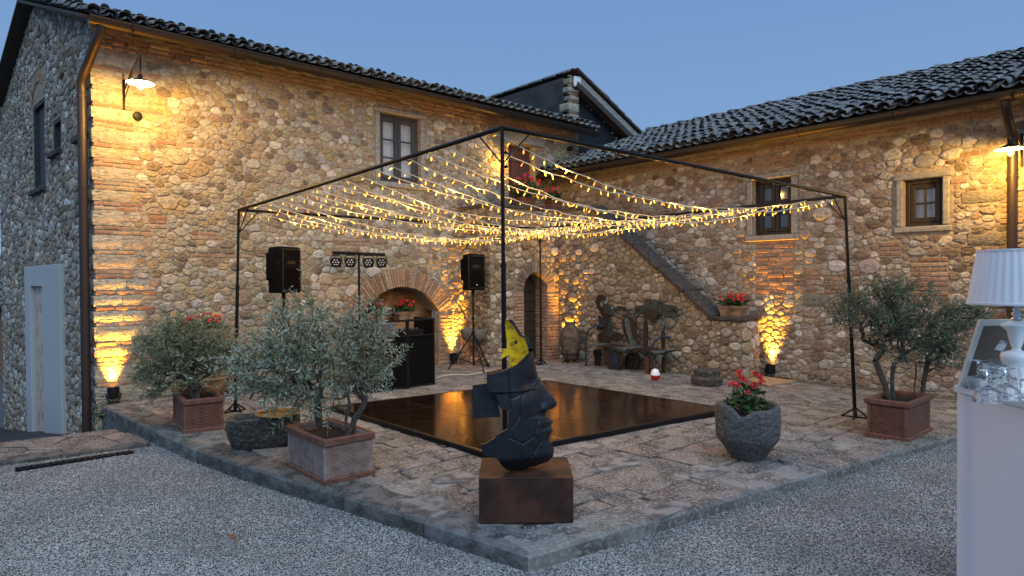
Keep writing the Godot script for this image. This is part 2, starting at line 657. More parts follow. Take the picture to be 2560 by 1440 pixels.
func in_view(p: Vector3, margin := 0.0) -> bool:
	var q := cam_b.inverse() * (p - cam_p)
	if q.z > -0.3:
		return false
	var px := 1280.0 + FPX * q.x / -q.z
	var py := 720.0 - FPX * q.y / -q.z
	return px > -margin and px < 2560 + margin and py > -margin and py < 1440 + margin

# builds the pieces: the ones that show largest become parts, the rest one joined part
func lay(node: Node3D, called: String, rest: String, f: WF, polys: Array, pal: Array, bulge: float, flat: bool, m: Material, limit: int, sd: int) -> void:
	rng.seed = sd
	var order := []
	for i in polys.size():
		var c := Vector2.ZERO
		for q in polys[i]:
			c += q
		c /= polys[i].size()
		var w := f.p(c.x, c.y)
		var score := area_of(polys[i]) / w.distance_squared_to(cam_p)
		if not in_view(w):
			score *= 0.001
		order.append([score, i])
	order.sort_custom(func(a, b): return a[0] > b[0])
	var joined := MB.new()
	for k in order.size():
		var p: PackedVector2Array = polys[order[k][1]]
		var sz := sqrt(area_of(p))
		var b := bulge if flat else bulge * clampf(sz / 0.17, 0.5, 1.6)
		var col := pick(pal)
		if k < limit:
			var mb := MB.new()
			stone(mb, f, p, b, flat, col)
			part(node, called, mb.commit(node.position), m)
		else:
			stone(joined, f, p, b, flat, col)
	if joined.ix.size():
		stuff(node, rest, joined.commit(node.position), m)

# a flat wall with rectangular openings, and the reveals of the openings
func sheet(mb: MB, f: WF, r: Rect2, holes: Array, depth: float) -> void:
	var xs := [r.position.x, r.end.x]
	var ys := [r.position.y, r.end.y]
	for h in holes:
		xs.append_array([h.position.x, h.end.x])
		ys.append_array([h.position.y, h.end.y])
	xs.sort()
	ys.sort()
	for i in xs.size() - 1:
		for j in ys.size() - 1:
			if xs[i + 1] - xs[i] < 1e-4 or ys[j + 1] - ys[j] < 1e-4:
				continue
			var c := Vector2((xs[i] + xs[i + 1]) / 2, (ys[j] + ys[j + 1]) / 2)
			var skip := not r.has_point(c)
			for h in holes:
				skip = skip or h.has_point(c)
			if not skip:
				mb.quad(f.p(xs[i], ys[j]), f.p(xs[i + 1], ys[j]), f.p(xs[i + 1], ys[j + 1]), f.p(xs[i], ys[j + 1]))
	for h in holes:
		var a: Vector2 = h.position
		var b: Vector2 = h.end
		for e in [[a.x, a.y, a.x, b.y], [b.x, b.y, b.x, a.y], [a.x, b.y, b.x, b.y], [b.x, a.y, a.x, a.y]]:
			mb.quad(f.p(e[0], e[1]), f.p(e[2], e[3]), f.p(e[2], e[3], -depth), f.p(e[0], e[1], -depth))

func rect_poly(r: Rect2, grow := 0.0) -> PackedVector2Array:
	var q := r.grow(grow)
	return PackedVector2Array([q.position, Vector2(q.end.x, q.position.y), q.end, Vector2(q.position.x, q.end.y)])

var BRICK := [[Color(0.40, 0.235, 0.15), 4.0], [Color(0.36, 0.2, 0.13), 3.0], [Color(0.44, 0.29, 0.195), 3.0], [Color(0.42, 0.32, 0.23), 2.0]]
var BRICK_PALE := [[Color(0.42, 0.27, 0.18), 4.0], [Color(0.38, 0.24, 0.16), 3.0], [Color(0.33, 0.2, 0.13), 2.0], [Color(0.44, 0.33, 0.24), 2.0]]

# courses of bricks in a rectangle; each brick is a part while the allowance lasts
var brick_left := {}
func bricks(node: Node3D, f: WF, r: Rect2, pal: Array, joined: MB, proud := 0.014, course := 0.072, blen := 0.27) -> void:
	var y := r.position.y
	var row := 0
	while y + course * 0.8 <= r.end.y + 0.001:
		var x := r.position.x
		if row % 2:
			x -= blen * rng.randf_range(0.35, 0.6)
		while x < r.end.x - 0.03:
			var l := blen * rng.randf_range(0.8, 1.12)
			var a := maxf(x, r.position.x)
			var b := minf(x + l, r.end.x)
			if r.end.x - b < 0.06:
				b = r.end.x
			if b - a > 0.04:
				var s := Vector3(b - a - 0.012, course - 0.013 * rng.randf_range(0.8, 1.6), 0.06)
				var xf := f.xf((a + b) / 2, y + course / 2, proud - 0.03 + rng.randf_range(-0.006, 0.006)) * Transform3D(Basis(Vector3(0, 0, 1), rng.randf_range(-0.012, 0.012)), Vector3.ZERO)
				one_brick(node, xf, s, pick(pal), joined)
			x = b if b > x else x + l
		y += course
		row += 1

func one_brick(node: Node3D, xf: Transform3D, s: Vector3, col: Color, joined: MB) -> void:
	var left: int = brick_left.get(node, 300)
	if left > 0 and in_view(xf.origin):
		brick_left[node] = left - 1
		var mb := MB.new()
		mb.col = col
		mb.box(Transform3D(xf.basis, xf.origin), s, 0.009)
		part(node, "brick", mb.commit(node.position), M.brick)
	else:
		joined.col = col
		joined.box(xf, s, 0.009)

# ---------------------------------------------------------------- roof tiles
func tile_mesh(r0: float, r1: float, l: float, th: float, convex: bool, col: Color) -> ArrayMesh:
	var mb := MB.new()
	var seg := 7
	var rows := []
	for e in 2:
		for side in 2:
			var ring := []
			for k in seg + 1:
				var an := PI * k / seg
				var r: float = (r0 if e == 0 else r1) - th * side
				var g := rng.randf_range(0.9, 1.1)
				mb.col = Color(col.r * g, col.g * g, col.b * g)
				ring.append(mb.v(Vector3(-cos(an) * r, l * e, sin(an) * r * (0.85 if convex else -0.6))))
			rows.append(ring)
	for k in seg:
		mb.q(rows[0][k], rows[2][k], rows[2][k + 1], rows[0][k + 1])
		mb.q(rows[1][k], rows[1][k + 1], rows[3][k + 1], rows[3][k])
		mb.q(rows[0][k], rows[0][k + 1], rows[1][k + 1], rows[1][k])
		mb.q(rows[2][k], rows[3][k], rows[3][k + 1], rows[2][k + 1])
	return mb.commit()

var TILE := [[Color(0.16, 0.15, 0.14), 3.0], [Color(0.11, 0.105, 0.1), 3.0], [Color(0.2, 0.165, 0.14), 1.4], [Color(0.27, 0.26, 0.245), 2.0], [Color(0.18, 0.13, 0.1), 1.0]]

func tile_roof(node: Node3D, o: Vector3, a: Vector3, w: Vector3, n: Vector3, length: float, slope: float, limit: int, sd: int, sp := 0.2, ex := 0.33) -> void:
	rng.seed = sd
	var meshes := []
	for i in 8:
		meshes.append(tile_mesh(0.092 * rng.randf_range(0.92, 1.08), 0.073, 0.45, 0.013, true, pick(TILE)))
	var plain_m := tile_mesh(0.092, 0.073, 0.45, 0.013, true, Color.WHITE)
	var pan := tile_mesh(0.096, 0.086, 0.45, 0.013, false, Color.WHITE)
	var b := Basis(a, w, n)
	var all := []
	var pans := []
	var pcols := []
	for c in int(length / sp):
		var jx := rng.randf_range(-0.02, 0.02)
		for r in int(slope / ex) + 1:
			var wob := Basis(Vector3(0, 0, 1), rng.randf_range(-0.05, 0.05)) * Basis(Vector3(1, 0, 0), -0.05 + rng.randf_range(-0.03, 0.03)) * Basis(Vector3(0, 1, 0), rng.randf_range(-0.12, 0.12))
			var p := o + a * ((c + 0.5) * sp + jx + rng.randf_range(-0.012, 0.012)) + w * (r * ex - 0.06 + rng.randf_range(-0.045, 0.045)) + n * (0.055 + rng.randf_range(0, 0.022))
			all.append([p.distance_to(cam_p) + (0.0 if in_view(p, 40.0) else 100.0), Transform3D(b * wob, p - node.position)])
			pans.append(Transform3D(b * Basis(Vector3(1, 0, 0), -0.05 + rng.randf_range(-0.02, 0.02)), o + a * ((c + 1.0) * sp) + w * (r * ex - 0.1 + rng.randf_range(-0.02, 0.02)) + n * 0.075 - node.position))
			pcols.append(pick(TILE))
	all.sort_custom(func(x, y): return x[0] < y[0])
	var rest := []
	var cols := []
	for k in all.size():
		if k < limit:
			part(node, "roof_tile", meshes[rng.randi() % 8], M.tile, all[k][1])
		else:
			rest.append(all[k][1])
			cols.append(pick(TILE))
	if rest.size():
		many(node, "roof_tiles", plain_m, M.tile, rest, cols)
	many(node, "pan_tiles", pan, M.tile, pans, pcols)
	# the deck under the tiles
	var mb := MB.new()
	var c4 := [o + a * -0.02, o + a * (length + 0.02), o + a * (length + 0.02) + w * slope, o + a * -0.02 + w * slope]
	var mid: Vector3 = (c4[0] + c4[2]) / 2 - n * 0.035
	mb.box(Transform3D(b, mid), Vector3(length + 0.04, slope, 0.05))
	part(node, "roof_deck", mb.commit(node.position), M.beam)

# ---------------------------------------------------------------- joinery
# a casement window in opening r of wall frame f; cols x rows panes per leaf
func window(node: Node3D, f: WF, r: Rect2, leaves: int, rows: int, cols: int, deep: float, curtain: bool, surround := 0.0, dark := true) -> void:
	var off := node.position
	var mt: Material = M.wood_dark if dark else M.window_grey
	var mb := MB.new()
	var w := r.size.x
	var h := r.size.y
	var cx := r.get_center().x
	var cy := r.get_center().y
	var fw := 0.06
	for e in [[r.position.x + fw / 2, cy, fw, h], [r.end.x - fw / 2, cy, fw, h], [cx, r.end.y - fw / 2, w - 2 * fw, fw], [cx, r.position.y + fw / 2, w - 2 * fw, fw]]:
		mb.box(f.xf(e[0], e[1], -deep), Vector3(e[2], e[3], 0.08), 0.008)
	var win := part(node, "window", mb.commit(off), mt)
	var iw := (w - 2 * fw) / leaves
	for l in leaves:
		var x0 := r.position.x + fw + iw * l
		var sash := MB.new()
		var sw := 0.075
		var y0 := r.position.y + fw
		var ih := h - 2 * fw
		for e in [[x0 + sw / 2, cy, sw, ih], [x0 + iw - sw / 2, cy, sw, ih], [x0 + iw / 2, y0 + ih - sw / 2, iw - 2 * sw, sw], [x0 + iw / 2, y0 + sw / 2, iw - 2 * sw, sw]]:
			sash.box(f.xf(e[0], e[1], -deep + 0.012), Vector3(e[2] - 0.004, e[3] - 0.004, 0.055), 0.008)
		for k in range(1, rows):
			sash.box(f.xf(x0 + iw / 2, y0 + sw + (ih - 2 * sw) * k / rows, -deep + 0.008), Vector3(iw - 2 * sw, 0.028, 0.035), 0.004)
		for k in range(1, cols):
			sash.box(f.xf(x0 + sw + (iw - 2 * sw) * k / cols, cy, -deep + 0.008), Vector3(0.026, ih - 2 * sw, 0.033), 0.004)
		part(win, "sash", sash.commit(off), mt)
		for k in rows:
			for k2 in cols:
				var pane := MB.new()
				var pw := (iw - 2 * sw) / cols
				var ph := (ih - 2 * sw) / rows
				pane.box(f.xf(x0 + sw + pw * (k2 + 0.5), y0 + sw + ph * (k + 0.5), -deep + 0.004), Vector3(pw - 0.004, ph - 0.004, 0.005))
				part(win, "pane", pane.commit(off), M.glass)
		if curtain:
			var cu := MB.new()
			var n := 26
			var last := []
			for k in n + 1:
				var x := x0 + 0.02 + (iw - 0.04) * k / n
				var d := -deep - 0.075 + 0.016 * sin(k * 1.35 + l) + 0.007 * sin(k * 2.9)
				var now := [cu.v(f.p(x, y0, d)), cu.v(f.p(x, y0 + ih, d * 1.0))]
				if k:
					cu.q(last[0], now[0], now[1], last[1])
				last = now
			part(win, "curtain", cu.commit(off), M.curtain)
	var room := MB.new()
	var rw := w / 2 + 0.9
	var rh := h / 2 + 0.7
	for e in [[0.0, 0.0, -1.9, 2 * rw, 2 * rh, 0.04], [-rw, 0.0, -1.08, 0.04, 2 * rh, 1.6], [rw, 0.0, -1.08, 0.04, 2 * rh, 1.6], [0.0, rh, -1.08, 2 * rw, 0.04, 1.6], [0.0, -rh, -1.08, 2 * rw, 0.04, 1.6]]:
		room.box(f.xf(cx + e[0], cy + e[1], e[2]), Vector3(e[3], e[4], e[5]))
	part(win, "room", room.commit(off), M.interior)
	if surround > 0:
		var su := MB.new()
		var g := surround
		for e in [[r.position.x - g / 2, cy, g, h], [r.end.x + g / 2, cy, g, h], [cx, r.end.y + g / 2 + 0.005, w + 2 * g + 0.06, g], [cx, r.position.y - g / 2 - 0.005, w + 2 * g + 0.06, g]]:
			su.box(f.xf(e[0], e[1], 0.012), Vector3(e[2], e[3], 0.07), 0.012)
		part(win, "surround", su.commit(off), M.render)

func gutter(node: Node3D, a: Vector3, b: Vector3, out: Vector3, r := 0.085) -> void:
	var mb := MB.new()
	var n := 9
	for side in 2:
		var l := []
		for k in n + 1:
			var an := PI * k / n
			var rr := r - 0.006 * side
			var off := out * (-cos(an) * rr) + Vector3.DOWN * sin(an) * rr
			l.append([mb.v(a + off), mb.v(b + off)])
		for k in n:
			mb.q(l[k][0], l[k][1], l[k + 1][1], l[k + 1][0])
	mb.tube([a + out * r, b + out * r], [0.011], 6)
	for e in [a, b]:
		var pts := PackedVector3Array()
		for k in n + 1:
			var an := PI * k / n
			pts.append(e + out * (-cos(an) * r) + Vector3.DOWN * sin(an) * r)
		for k in range(1, n):
			mb.t(mb.v(pts[0]), mb.v(pts[k]), mb.v(pts[k + 1]))
	var g := part(node, "gutter", mb.commit(node.position), M.copper)
	var len := a.distance_to(b)
	var k := 0.5
	while k < len:
		var br := MB.new()
		var c := a.lerp(b, k / len)
		var pts := []
		for i in 8:
			var an := PI * i / 7
			pts.append(c + out * (-cos(an) * (r + 0.006)) + Vector3.DOWN * sin(an) * (r + 0.006))
		br.tube(pts, [0.009], 5)
		part(g, "bracket", br.commit(node.position), M.copper)
		k += 1.4

# ---------------------------------------------------------------- the place
var C: Vector3          # foot of the farmhouse corner
var U := Vector3(0.749, 0, -0.663).normalized()      # along the farmhouse front
var V := Vector3(-0.663, 0, -0.749).normalized()     # away from it, along the wing
var GD := Vector3(-0.7175, 0, -0.6966).normalized()  # along the gable end
var FM: WF
var FG: WF
var FR: WF
var SL: WF
var SF: WF
var SK: WF
var terrace_poly := PackedVector2Array()

func frames() -> void:
	C = G(245, 1010)
	FM = WF.new(C, U, -V)
	FG = WF.new(C + GD * 8.0, -GD, Vector3(-0.6966, 0, 0.7175).normalized())
	FR = WF.new(C + U * 9.3, -V, -U)
	SL = WF.new(C + U * 6.5, -V, -U)
	SF = WF.new(C + U * 6.5 - V * 1.0, U, -V)
	SK = WF.new(C + U * 8.45 - V * 1.0, -V, -U)

func px_rect(f: WF, x0: float, x1: float, yt: float, yb: float) -> Rect2:
	var xm := (x0 + x1) / 2
	var a := wp(f, x0, (yt + yb) / 2)
	var b := wp(f, x1, (yt + yb) / 2)
	var t := wp(f, xm, yt)
	var bo := wp(f, xm, yb)
	return Rect2(a.x, bo.y, b.x - a.x, t.y - bo.y)

# an arched opening: ring of bricks, soffit, spandrels; returns the polygon that stones keep out of
func arch(node: Node3D, f: WF, s0: float, s1: float, h0: float, hs: float, hap: float, ring: float, depth: float, nb: int, pal: Array, wall: MB, joined: MB, top: float) -> PackedVector2Array:
	var w := s1 - s0
	var k := hap - hs
	var R := (w * w / 4.0 + k * k) / (2.0 * k)
	var cx := (s0 + s1) / 2
	var cy := hap - R
	var a0 := asin(clampf((w / 2) / R, -1.0, 1.0))
	if k > w / 2:
		a0 = PI - a0
	var n := 24
	var out := PackedVector2Array()
	out.append(Vector2(s0 - 0.005, h0))
	for i in n + 1:
		var an := -a0 + 2.0 * a0 * i / n
		out.append(Vector2(cx + sin(an) * (R + ring + 0.01), cy + cos(an) * (R + ring + 0.01)))
	out.append(Vector2(s1 + 0.005, h0))
	for i in n:
		var p := []
		for e in 2:
			var an := -a0 + 2.0 * a0 * (i + e) / n
			p.append(Vector2(cx + sin(an) * R, cy + cos(an) * R))
		wall.quad(f.p(p[0].x, p[0].y), f.p(p[1].x, p[1].y), f.p(p[1].x, p[1].y, -depth), f.p(p[0].x, p[0].y, -depth))
		wall.quad(f.p(p[0].x, p[0].y), f.p(p[0].x, top), f.p(p[1].x, top), f.p(p[1].x, p[1].y))
	for i in nb:
		var an := -a0 + 2.0 * a0 * (i + 0.5) / nb
		var width := 2.0 * a0 * (R + ring / 2) / nb - 0.012
		var ctr := Vector2(cx + sin(an) * (R + ring / 2), cy + cos(an) * (R + ring / 2))
		var xf := f.xf(ctr.x, ctr.y, -0.02 + rng.randf_range(-0.004, 0.006)) * Transform3D(Basis(Vector3(0, 0, 1), -an), Vector3.ZERO)
		one_brick(node, xf, Vector3(width, ring * rng.randf_range(0.96, 1.02), 0.08), pick(pal), joined)
	return out

var STONE_MAIN := [[Color(0.47, 0.4, 0.285), 5.0], [Color(0.41, 0.33, 0.22), 4.0], [Color(0.27, 0.2, 0.135), 1.8], [Color(0.43, 0.325, 0.18), 1.8], [Color(0.44, 0.4, 0.335), 3.0], [Color(0.6, 0.55, 0.46), 2.4], [Color(0.35, 0.25, 0.17), 1.0], [Color(0.21, 0.17, 0.135), 0.8]]
var STONE_WING := [[Color(0.4, 0.33, 0.25), 4.0], [Color(0.33, 0.26, 0.19), 3.4], [Color(0.23, 0.175, 0.125), 2.0], [Color(0.53, 0.485, 0.415), 3.0], [Color(0.41, 0.375, 0.325), 2.6], [Color(0.32, 0.225, 0.165), 1.2], [Color(0.65, 0.61, 0.55), 1.8]]
var STONE_STAIR := [[Color(0.38, 0.315, 0.235), 4.0], [Color(0.31, 0.25, 0.175), 3.6], [Color(0.21, 0.165, 0.12), 2.2], [Color(0.55, 0.5, 0.41), 2.0], [Color(0.35, 0.31, 0.25), 2.4]]
var BLOCK := [[Color(0.47, 0.42, 0.33), 3.0], [Color(0.42, 0.37, 0.28), 2.0], [Color(0.4, 0.36, 0.3), 1.0]]

func farmhouse() -> void:
	var hs := thing("farmhouse", "two-storey rubble stone farmhouse with tiled gable roof and arched brick niche", "house", C)
	var off := hs.position
	var wall := MB.new()
	var joined := MB.new()
	rng.seed = 5
	var w1 := px_rect(FM, 948, 1050, 289, 457)
	var door := px_rect(FM, 1272, 1337, 362, 520)
	var na := wp(FM, 905, 780)
	var nb := wp(FM, 1098, 780)
	var ap := wp(FM, 1003, 718)
	var niche := Rect2(na.x, 0, nb.x - na.x, ap.y)
	sheet(wall, FM, Rect2(0, -0.4, 10.2, 5.95), [w1, door, niche], 0.22)
	var holes := [rect_poly(w1, 0.12), rect_poly(Rect2(door.position.x - 0.3, 2.0, door.size.x + 0.6, door.end.y - 2.0 + 0.28))]
	# the big niche: brick arch, brick piers, plastered back and a ledge
	holes.append(arch(hs, FM, na.x, nb.x, 0.0, na.y - 0.05, ap.y, 0.36, 0.5, 40, BRICK_PALE, wall, joined, ap.y))
	bricks(hs, FM, Rect2(nb.x, 0.02, 0.34, na.y - 0.1), BRICK, joined)
	bricks(hs, FM, Rect2(na.x - 0.34, 0.02, 0.34, na.y - 0.1), BRICK_PALE, joined)
	holes.append(rect_poly(Rect2(na.x - 0.36, 0, niche.size.x + 0.72, na.y - 0.06)))
	var nm := MB.new()
	nm.box(FM.xf(niche.get_center().x, ap.y / 2, -0.52), Vector3(niche.size.x + 0.3, ap.y + 0.3, 0.06))
	part(hs, "niche_back", nm.commit(off), M.niche)
	var lm := MB.new()
	lm.box(FM.xf(niche.get_center().x, 0.46, -0.27), Vector3(niche.size.x - 0.01, 0.92, 0.42), 0.02)
	part(hs, "niche_ledge", lm.commit(off), M.niche)
	# quoins: pale blocks and brick courses in turn
	rng.seed = 11
	var y := 0.0
	while y < 5.0:
		var bh := rng.randf_range(0.15, 0.25)
		var wide := rng.randf_range(0.34, 0.72)
		var two := wide > 0.55
		for k in (2 if two else 1):
			var x0 := wide * 0.55 * k
			var x1 := wide * 0.55 if two and k == 0 else wide
			var mb := MB.new()
			mb.col = pick(BLOCK)
			rough_block(mb, FM, x0 - (0.03 if k == 0 else 0.0), x1 - 0.009, y + 0.005, y + bh - 0.005, 0.018, 0.3 if k == 0 else 0.12)
			part(hs, "quoin_block", mb.commit(off), M.stone)
		holes.append(rect_poly(Rect2(-0.1, y, wide + 0.1, bh)))
		y += bh
		var nc := 1 + int(rng.randf() < 0.4) + int(rng.randf() < 0.12)
		var bw := rng.randf_range(0.5, 1.0)
		bricks(hs, FM, Rect2(-0.02, y, bw, nc * 0.066), BRICK, joined, 0.009, 0.066)
		holes.append(rect_poly(Rect2(-0.1, y, bw + 0.1, nc * 0.066)))
		y += nc * 0.066
	# brick courses under the eave, patches of brick in the rubble
	bricks(hs, FM, Rect2(0.0, 5.13, 10.1, 0.22), BRICK_PALE, joined, 0.02)
	holes.append(rect_poly(Rect2(0, 5.12, 10.2, 0.6)))
	for e in [[560, 640, 0.9, 0.07], [520, 590, 0.5, 0.14], [930, 395, 0.35, 0.14], [1075, 470, 0.3, 0.3], [880, 605, 0.75, 0.14], [1060, 520, 0.35, 0.2], [700, 880, 0.5, 0.14], [780, 470, 0.4, 0.07], [440, 360, 0.55, 0.07], [620, 300, 0.3, 0.07], [395, 555, 0.25, 0.21], [350, 740, 0.45, 0.14], [380, 860, 0.4, 0.21]]:
		var q := wp(FM, e[0], e[1])
		var r := Rect2(q.x - e[2] / 2, q.y - e[3] / 2, e[2], e[3])
		bricks(hs, FM, r, BRICK, joined, 0.01, 0.07)
		holes.append(rect_poly(r))
	# bricks beside the upper door
	for sd in [-1, 1]:
		var x := door.position.x - 0.28 if sd < 0 else door.end.x
		bricks(hs, FM, Rect2(x, 2.0, 0.28, door.end.y - 2.0), BRICK_PALE, joined)
	var lin := MB.new()
	lin.box(FM.xf(door.get_center().x, door.end.y + 0.12, 0.01), Vector3(door.size.x + 0.56, 0.2, 0.1), 0.015)
	part(hs, "lintel", lin.commit(off), M.render)
	# brick end pier that runs up past the roof
	bricks(hs, FM, Rect2(9.86, 3.6, 0.34, 1.4), BRICK_PALE, joined, 0.02)
	holes.append(rect_poly(Rect2(9.85, 3.6, 0.4, 1.4)))
	var cl := cells(Rect2(0, 0, 10.2, 5.13), [0.115, 0.08, 0.057, 0.042, 0.029], [1.4, 8.0, 70.0, 260.0, 420.0], 1.42, 101)
	lay(hs, "stone", "rubble_stones", FM, stones(cl, holes, 0.0045, 0.026), STONE_MAIN, 0.022, false, M.stone, 230, 201)
	part(hs, "wall", wall.commit(off), M.mortar)
	window(hs, FM, w1, 2, 3, 1, 0.12, true, 0.09, false)
	panel_door(hs, FM, door)
	# the gable end
	var gw := MB.new()
	var tall := px_rect(FG, 83, 113, 254, 472)
	var small := px_rect(FG, 132, 153, 297, 378)
	var third := px_rect(FG, 194, 220, 250, 338)
	var portal := px_rect(FG, 75, 165, 663, 1130)
	var open := px_rect(FG, 89, 120, 716, 1130)
	sheet(gw, FG, Rect2(0, -2.2, 8, 7.7), [tall, small, third, open], 0.3)
	gw.t(gw.v(FG.p(0, 5.5)), gw.v(FG.p(8, 5.5)), gw.v(FG.p(4, 6.88)))
	part(hs, "gable_wall", gw.commit(off), M.mortar_grey)
	var gh := [rect_poly(tall, 0.05), rect_poly(small, 0.05), rect_poly(third, 0.05), rect_poly(portal)]
	gh.append(rect_poly(Rect2(7.78, -0.02, 0.3, 5.1)))
	var inside := PackedVector2Array([Vector2(0.02, -2.2), Vector2(7.98, -2.2), Vector2(7.98, 5.48), Vector2(4, 6.86), Vector2(0.02, 5.48)])
	var gwm := MB.new()
	arch(hs, FG, tall.position.x, tall.end.x, tall.end.y, tall.end.y + 0.06, tall.end.y + 0.36, 0.2, 0.02, 12, BRICK_PALE, gwm, joined, tall.end.y + 0.36)
	gh.append(rect_poly(Rect2(tall.position.x - 0.12, tall.end.y, tall.size.x + 0.24, 0.56)))
	var gc := cells(Rect2(0, -2.2, 8, 9.0), [0.085, 0.06, 0.045, 0.033], [3.0, 25.0, 150.0, 300.0], 1.45, 103)
	lay(hs, "stone", "gable_stones", FG, stones(gc, gh, 0.007, 0.03, inside), STONE_WING, 0.032, false, M.stone, 70, 203)
	for e in [tall, small, third]:
		boarded(hs, FG, e)
	# plastered portal with a recessed pale door
	var pm := MB.new()
	var pt := portal.end.y
	var pb := portal.position.y
	for e in [[portal.position.x, open.position.x, pb, pt], [open.end.x, portal.end.x, pb, pt], [open.position.x, open.end.x, open.end.y, pt]]:
		pm.box(FG.xf((e[0] + e[1]) / 2, (e[2] + e[3]) / 2, 0.0), Vector3(e[1] - e[0], e[3] - e[2], 0.14), 0.01)
	part(hs, "plaster_portal", pm.commit(off), M.plaster)
	var dm := MB.new()
	dm.box(FG.xf(open.get_center().x, open.get_center().y, -0.04), Vector3(open.size.x, open.size.y, 0.05))
	part(hs, "entrance_door", dm.commit(off), M.plaster_beige)
	# roof
	var sl := 0.345
	var w := (GD + Vector3.UP * sl).normalized()
	var n := w.cross(U).normalized()
	if n.y < 0:
		n = -n
	var o := C + U * -0.22 + GD * -0.5 + Vector3.UP * 5.40
	tile_roof(hs, o, U, w, n, 10.45, 4.5 * sqrt(1 + sl * sl), 300, 301)
	var w2 := (-GD + Vector3.UP * sl).normalized()
	var n2 := w2.cross(U).normalized()
	if n2.y < 0:
		n2 = -n2
	tile_roof(hs, C + U * -0.22 + GD * 8.5 + Vector3.UP * 5.40, U, w2, n2, 10.0, 4.5 * sqrt(1 + sl * sl), 0, 302)
	# eave boards seen from below, gutter, downpipe
	var em := MB.new()
	for k in 22:
		em.box(FM.xf(0.1 + k * 0.46, 5.36, 0.24) * Transform3D(Basis(Vector3(1, 0, 0), 0.33), Vector3.ZERO), Vector3(0.09, 0.1, 0.5), 0.008)
	part(hs, "rafter_ends", em.commit(off), M.beam)
	gutter(hs, FM.p(-0.12, 5.36, 0.51), FM.p(10.32, 5.28, 0.51), FM.n, 0.1)
	var dp := MB.new()
	var a0 := FM.p(0.02, 5.28, 0.5)
	var foot := FG.p(7.86, -0.42, 0.11)
	var neck := FG.p(7.86, 4.62, 0.11)
	dp.tube([a0, a0 + Vector3.DOWN * 0.1, a0.lerp(neck, 0.25) + Vector3.DOWN * 0.05, a0.lerp(neck, 0.8), neck, neck + Vector3.DOWN * 0.15, FG.p(7.86, 2.1, 0.11), foot], [0.062], 12)
	var pipe := part(hs, "downpipe", dp.commit(off), M.pipe)
	for h in [0.1, 1.55, 3.1, 4.4]:
		var cm := MB.new()
		cm.tube([FG.p(7.86, h, 0.11), FG.p(7.86, h + 0.035, 0.11)], [0.068], 12)
		part(pipe, "collar", cm.commit(off), M.pipe)
	if joined.ix.size():
		stuff(hs, "bricks", joined.commit(off), M.brick)

# a squared stone with a rough face, turning the corner by `deep`
func rough_block(mb: MB, f: WF, x0: float, x1: float, y0: float, y1: float, proud: float, deep: float) -> void:
	var nx := 5
	var ny := 3
	var ids := []
	var col := mb.col
	for j in ny + 1:
		var row := []
		for i in nx + 1:
			var edge := i == 0 or j == 0 or i == nx or j == ny
			var d := proud * (rng.randf_range(0.3, 0.55) if edge else rng.randf_range(0.75, 1.1))
			var g := rng.randf_range(0.93, 1.07)
			mb.col = Color(col.r * g, col.g * g, col.b * g)
			var jit := Vector2(rng.randf_range(-1, 1), rng.randf_range(-1, 1)) * 0.006
			row.append(mb.v(f.p(lerpf(x0, x1, float(i) / nx) + jit.x, lerpf(y0, y1, float(j) / ny) + jit.y, d)))
		ids.append(row)
	for j in ny:
		for i in nx:
			mb.q(ids[j][i], ids[j][i + 1], ids[j + 1][i + 1], ids[j + 1][i])
	var rim := []
	for i in nx:
		rim.append(ids[0][i])
	for j in ny:
		rim.append(ids[j][nx])
	for i in nx:
		rim.append(ids[ny][nx - i])
	for j in ny:
		rim.append(ids[ny - j][0])
	var back := []
	for r in rim:
		var p: Vector3 = mb.vs[r]
		back.append(mb.v(p - f.n * ((p - f.o).dot(f.n) + deep)))
	var front := []
	for r in rim:
		front.append(mb.v(mb.vs[r]))
	for k in rim.size():
		var k2 := (k + 1) % rim.size()
		mb.q(front[k], back[k], back[k2], front[k2])

func panel_door(hs: Node3D, f: WF, r: Rect2) -> void:
	var off := hs.position
	var mb := MB.new()
	mb.box(f.xf(r.get_center().x, r.get_center().y, -0.2), Vector3(r.size.x, r.size.y, 0.05), 0.006)
	var d := part(hs, "upper_door", mb.commit(off), M.wood_door)
	for k in 3:
		var pm := MB.new()
		var h := r.size.y / 3
		pm.box(f.xf(r.get_center().x, r.position.y + h * (k + 0.5), -0.17), Vector3(r.size.x - 0.26, h - 0.18, 0.035), 0.02)
		part(d, "panel", pm.commit(off), M.wood_door)
	var km := MB.new()
	km.ball(f.p(r.position.x + 0.1, r.position.y + 1.0, -0.15), Vector3(0.03, 0.03, 0.03))
	part(d, "door_knob", km.commit(off), M.brass)

func boarded(hs: Node3D, f: WF, r: Rect2) -> void:
	var off := hs.position
	var fm := MB.new()
	for e in [[r.position.x + 0.03, r.get_center().y, 0.06, r.size.y], [r.end.x - 0.03, r.get_center().y, 0.06, r.size.y], [r.get_center().x, r.end.y - 0.03, r.size.x - 0.12, 0.06], [r.get_center().x, r.position.y + 0.03, r.size.x - 0.12, 0.06]]:
		fm.box(f.xf(e[0], e[1], -0.06), Vector3(e[2], e[3], 0.1), 0.006)
	var w := part(hs, "shuttered_window", fm.commit(off), M.shutter)
	var n := maxi(2, int(r.size.x / 0.2))
	for k in n:
		var pm := MB.new()
		var pw := (r.size.x - 0.12) / n
		pm.box(f.xf(r.position.x + 0.06 + pw * (k + 0.5), r.get_center().y, -0.09), Vector3(pw - 0.008, r.size.y - 0.12, 0.03), 0.005)
		part(w, "shutter_board", pm.commit(off), M.shutter)
	var sm := MB.new()
	sm.box(f.xf(r.get_center().x, r.position.y - 0.05, 0.02), Vector3(r.size.x + 0.1, 0.09, 0.14), 0.01)
	part(w, "sill", sm.commit(off), M.coping)

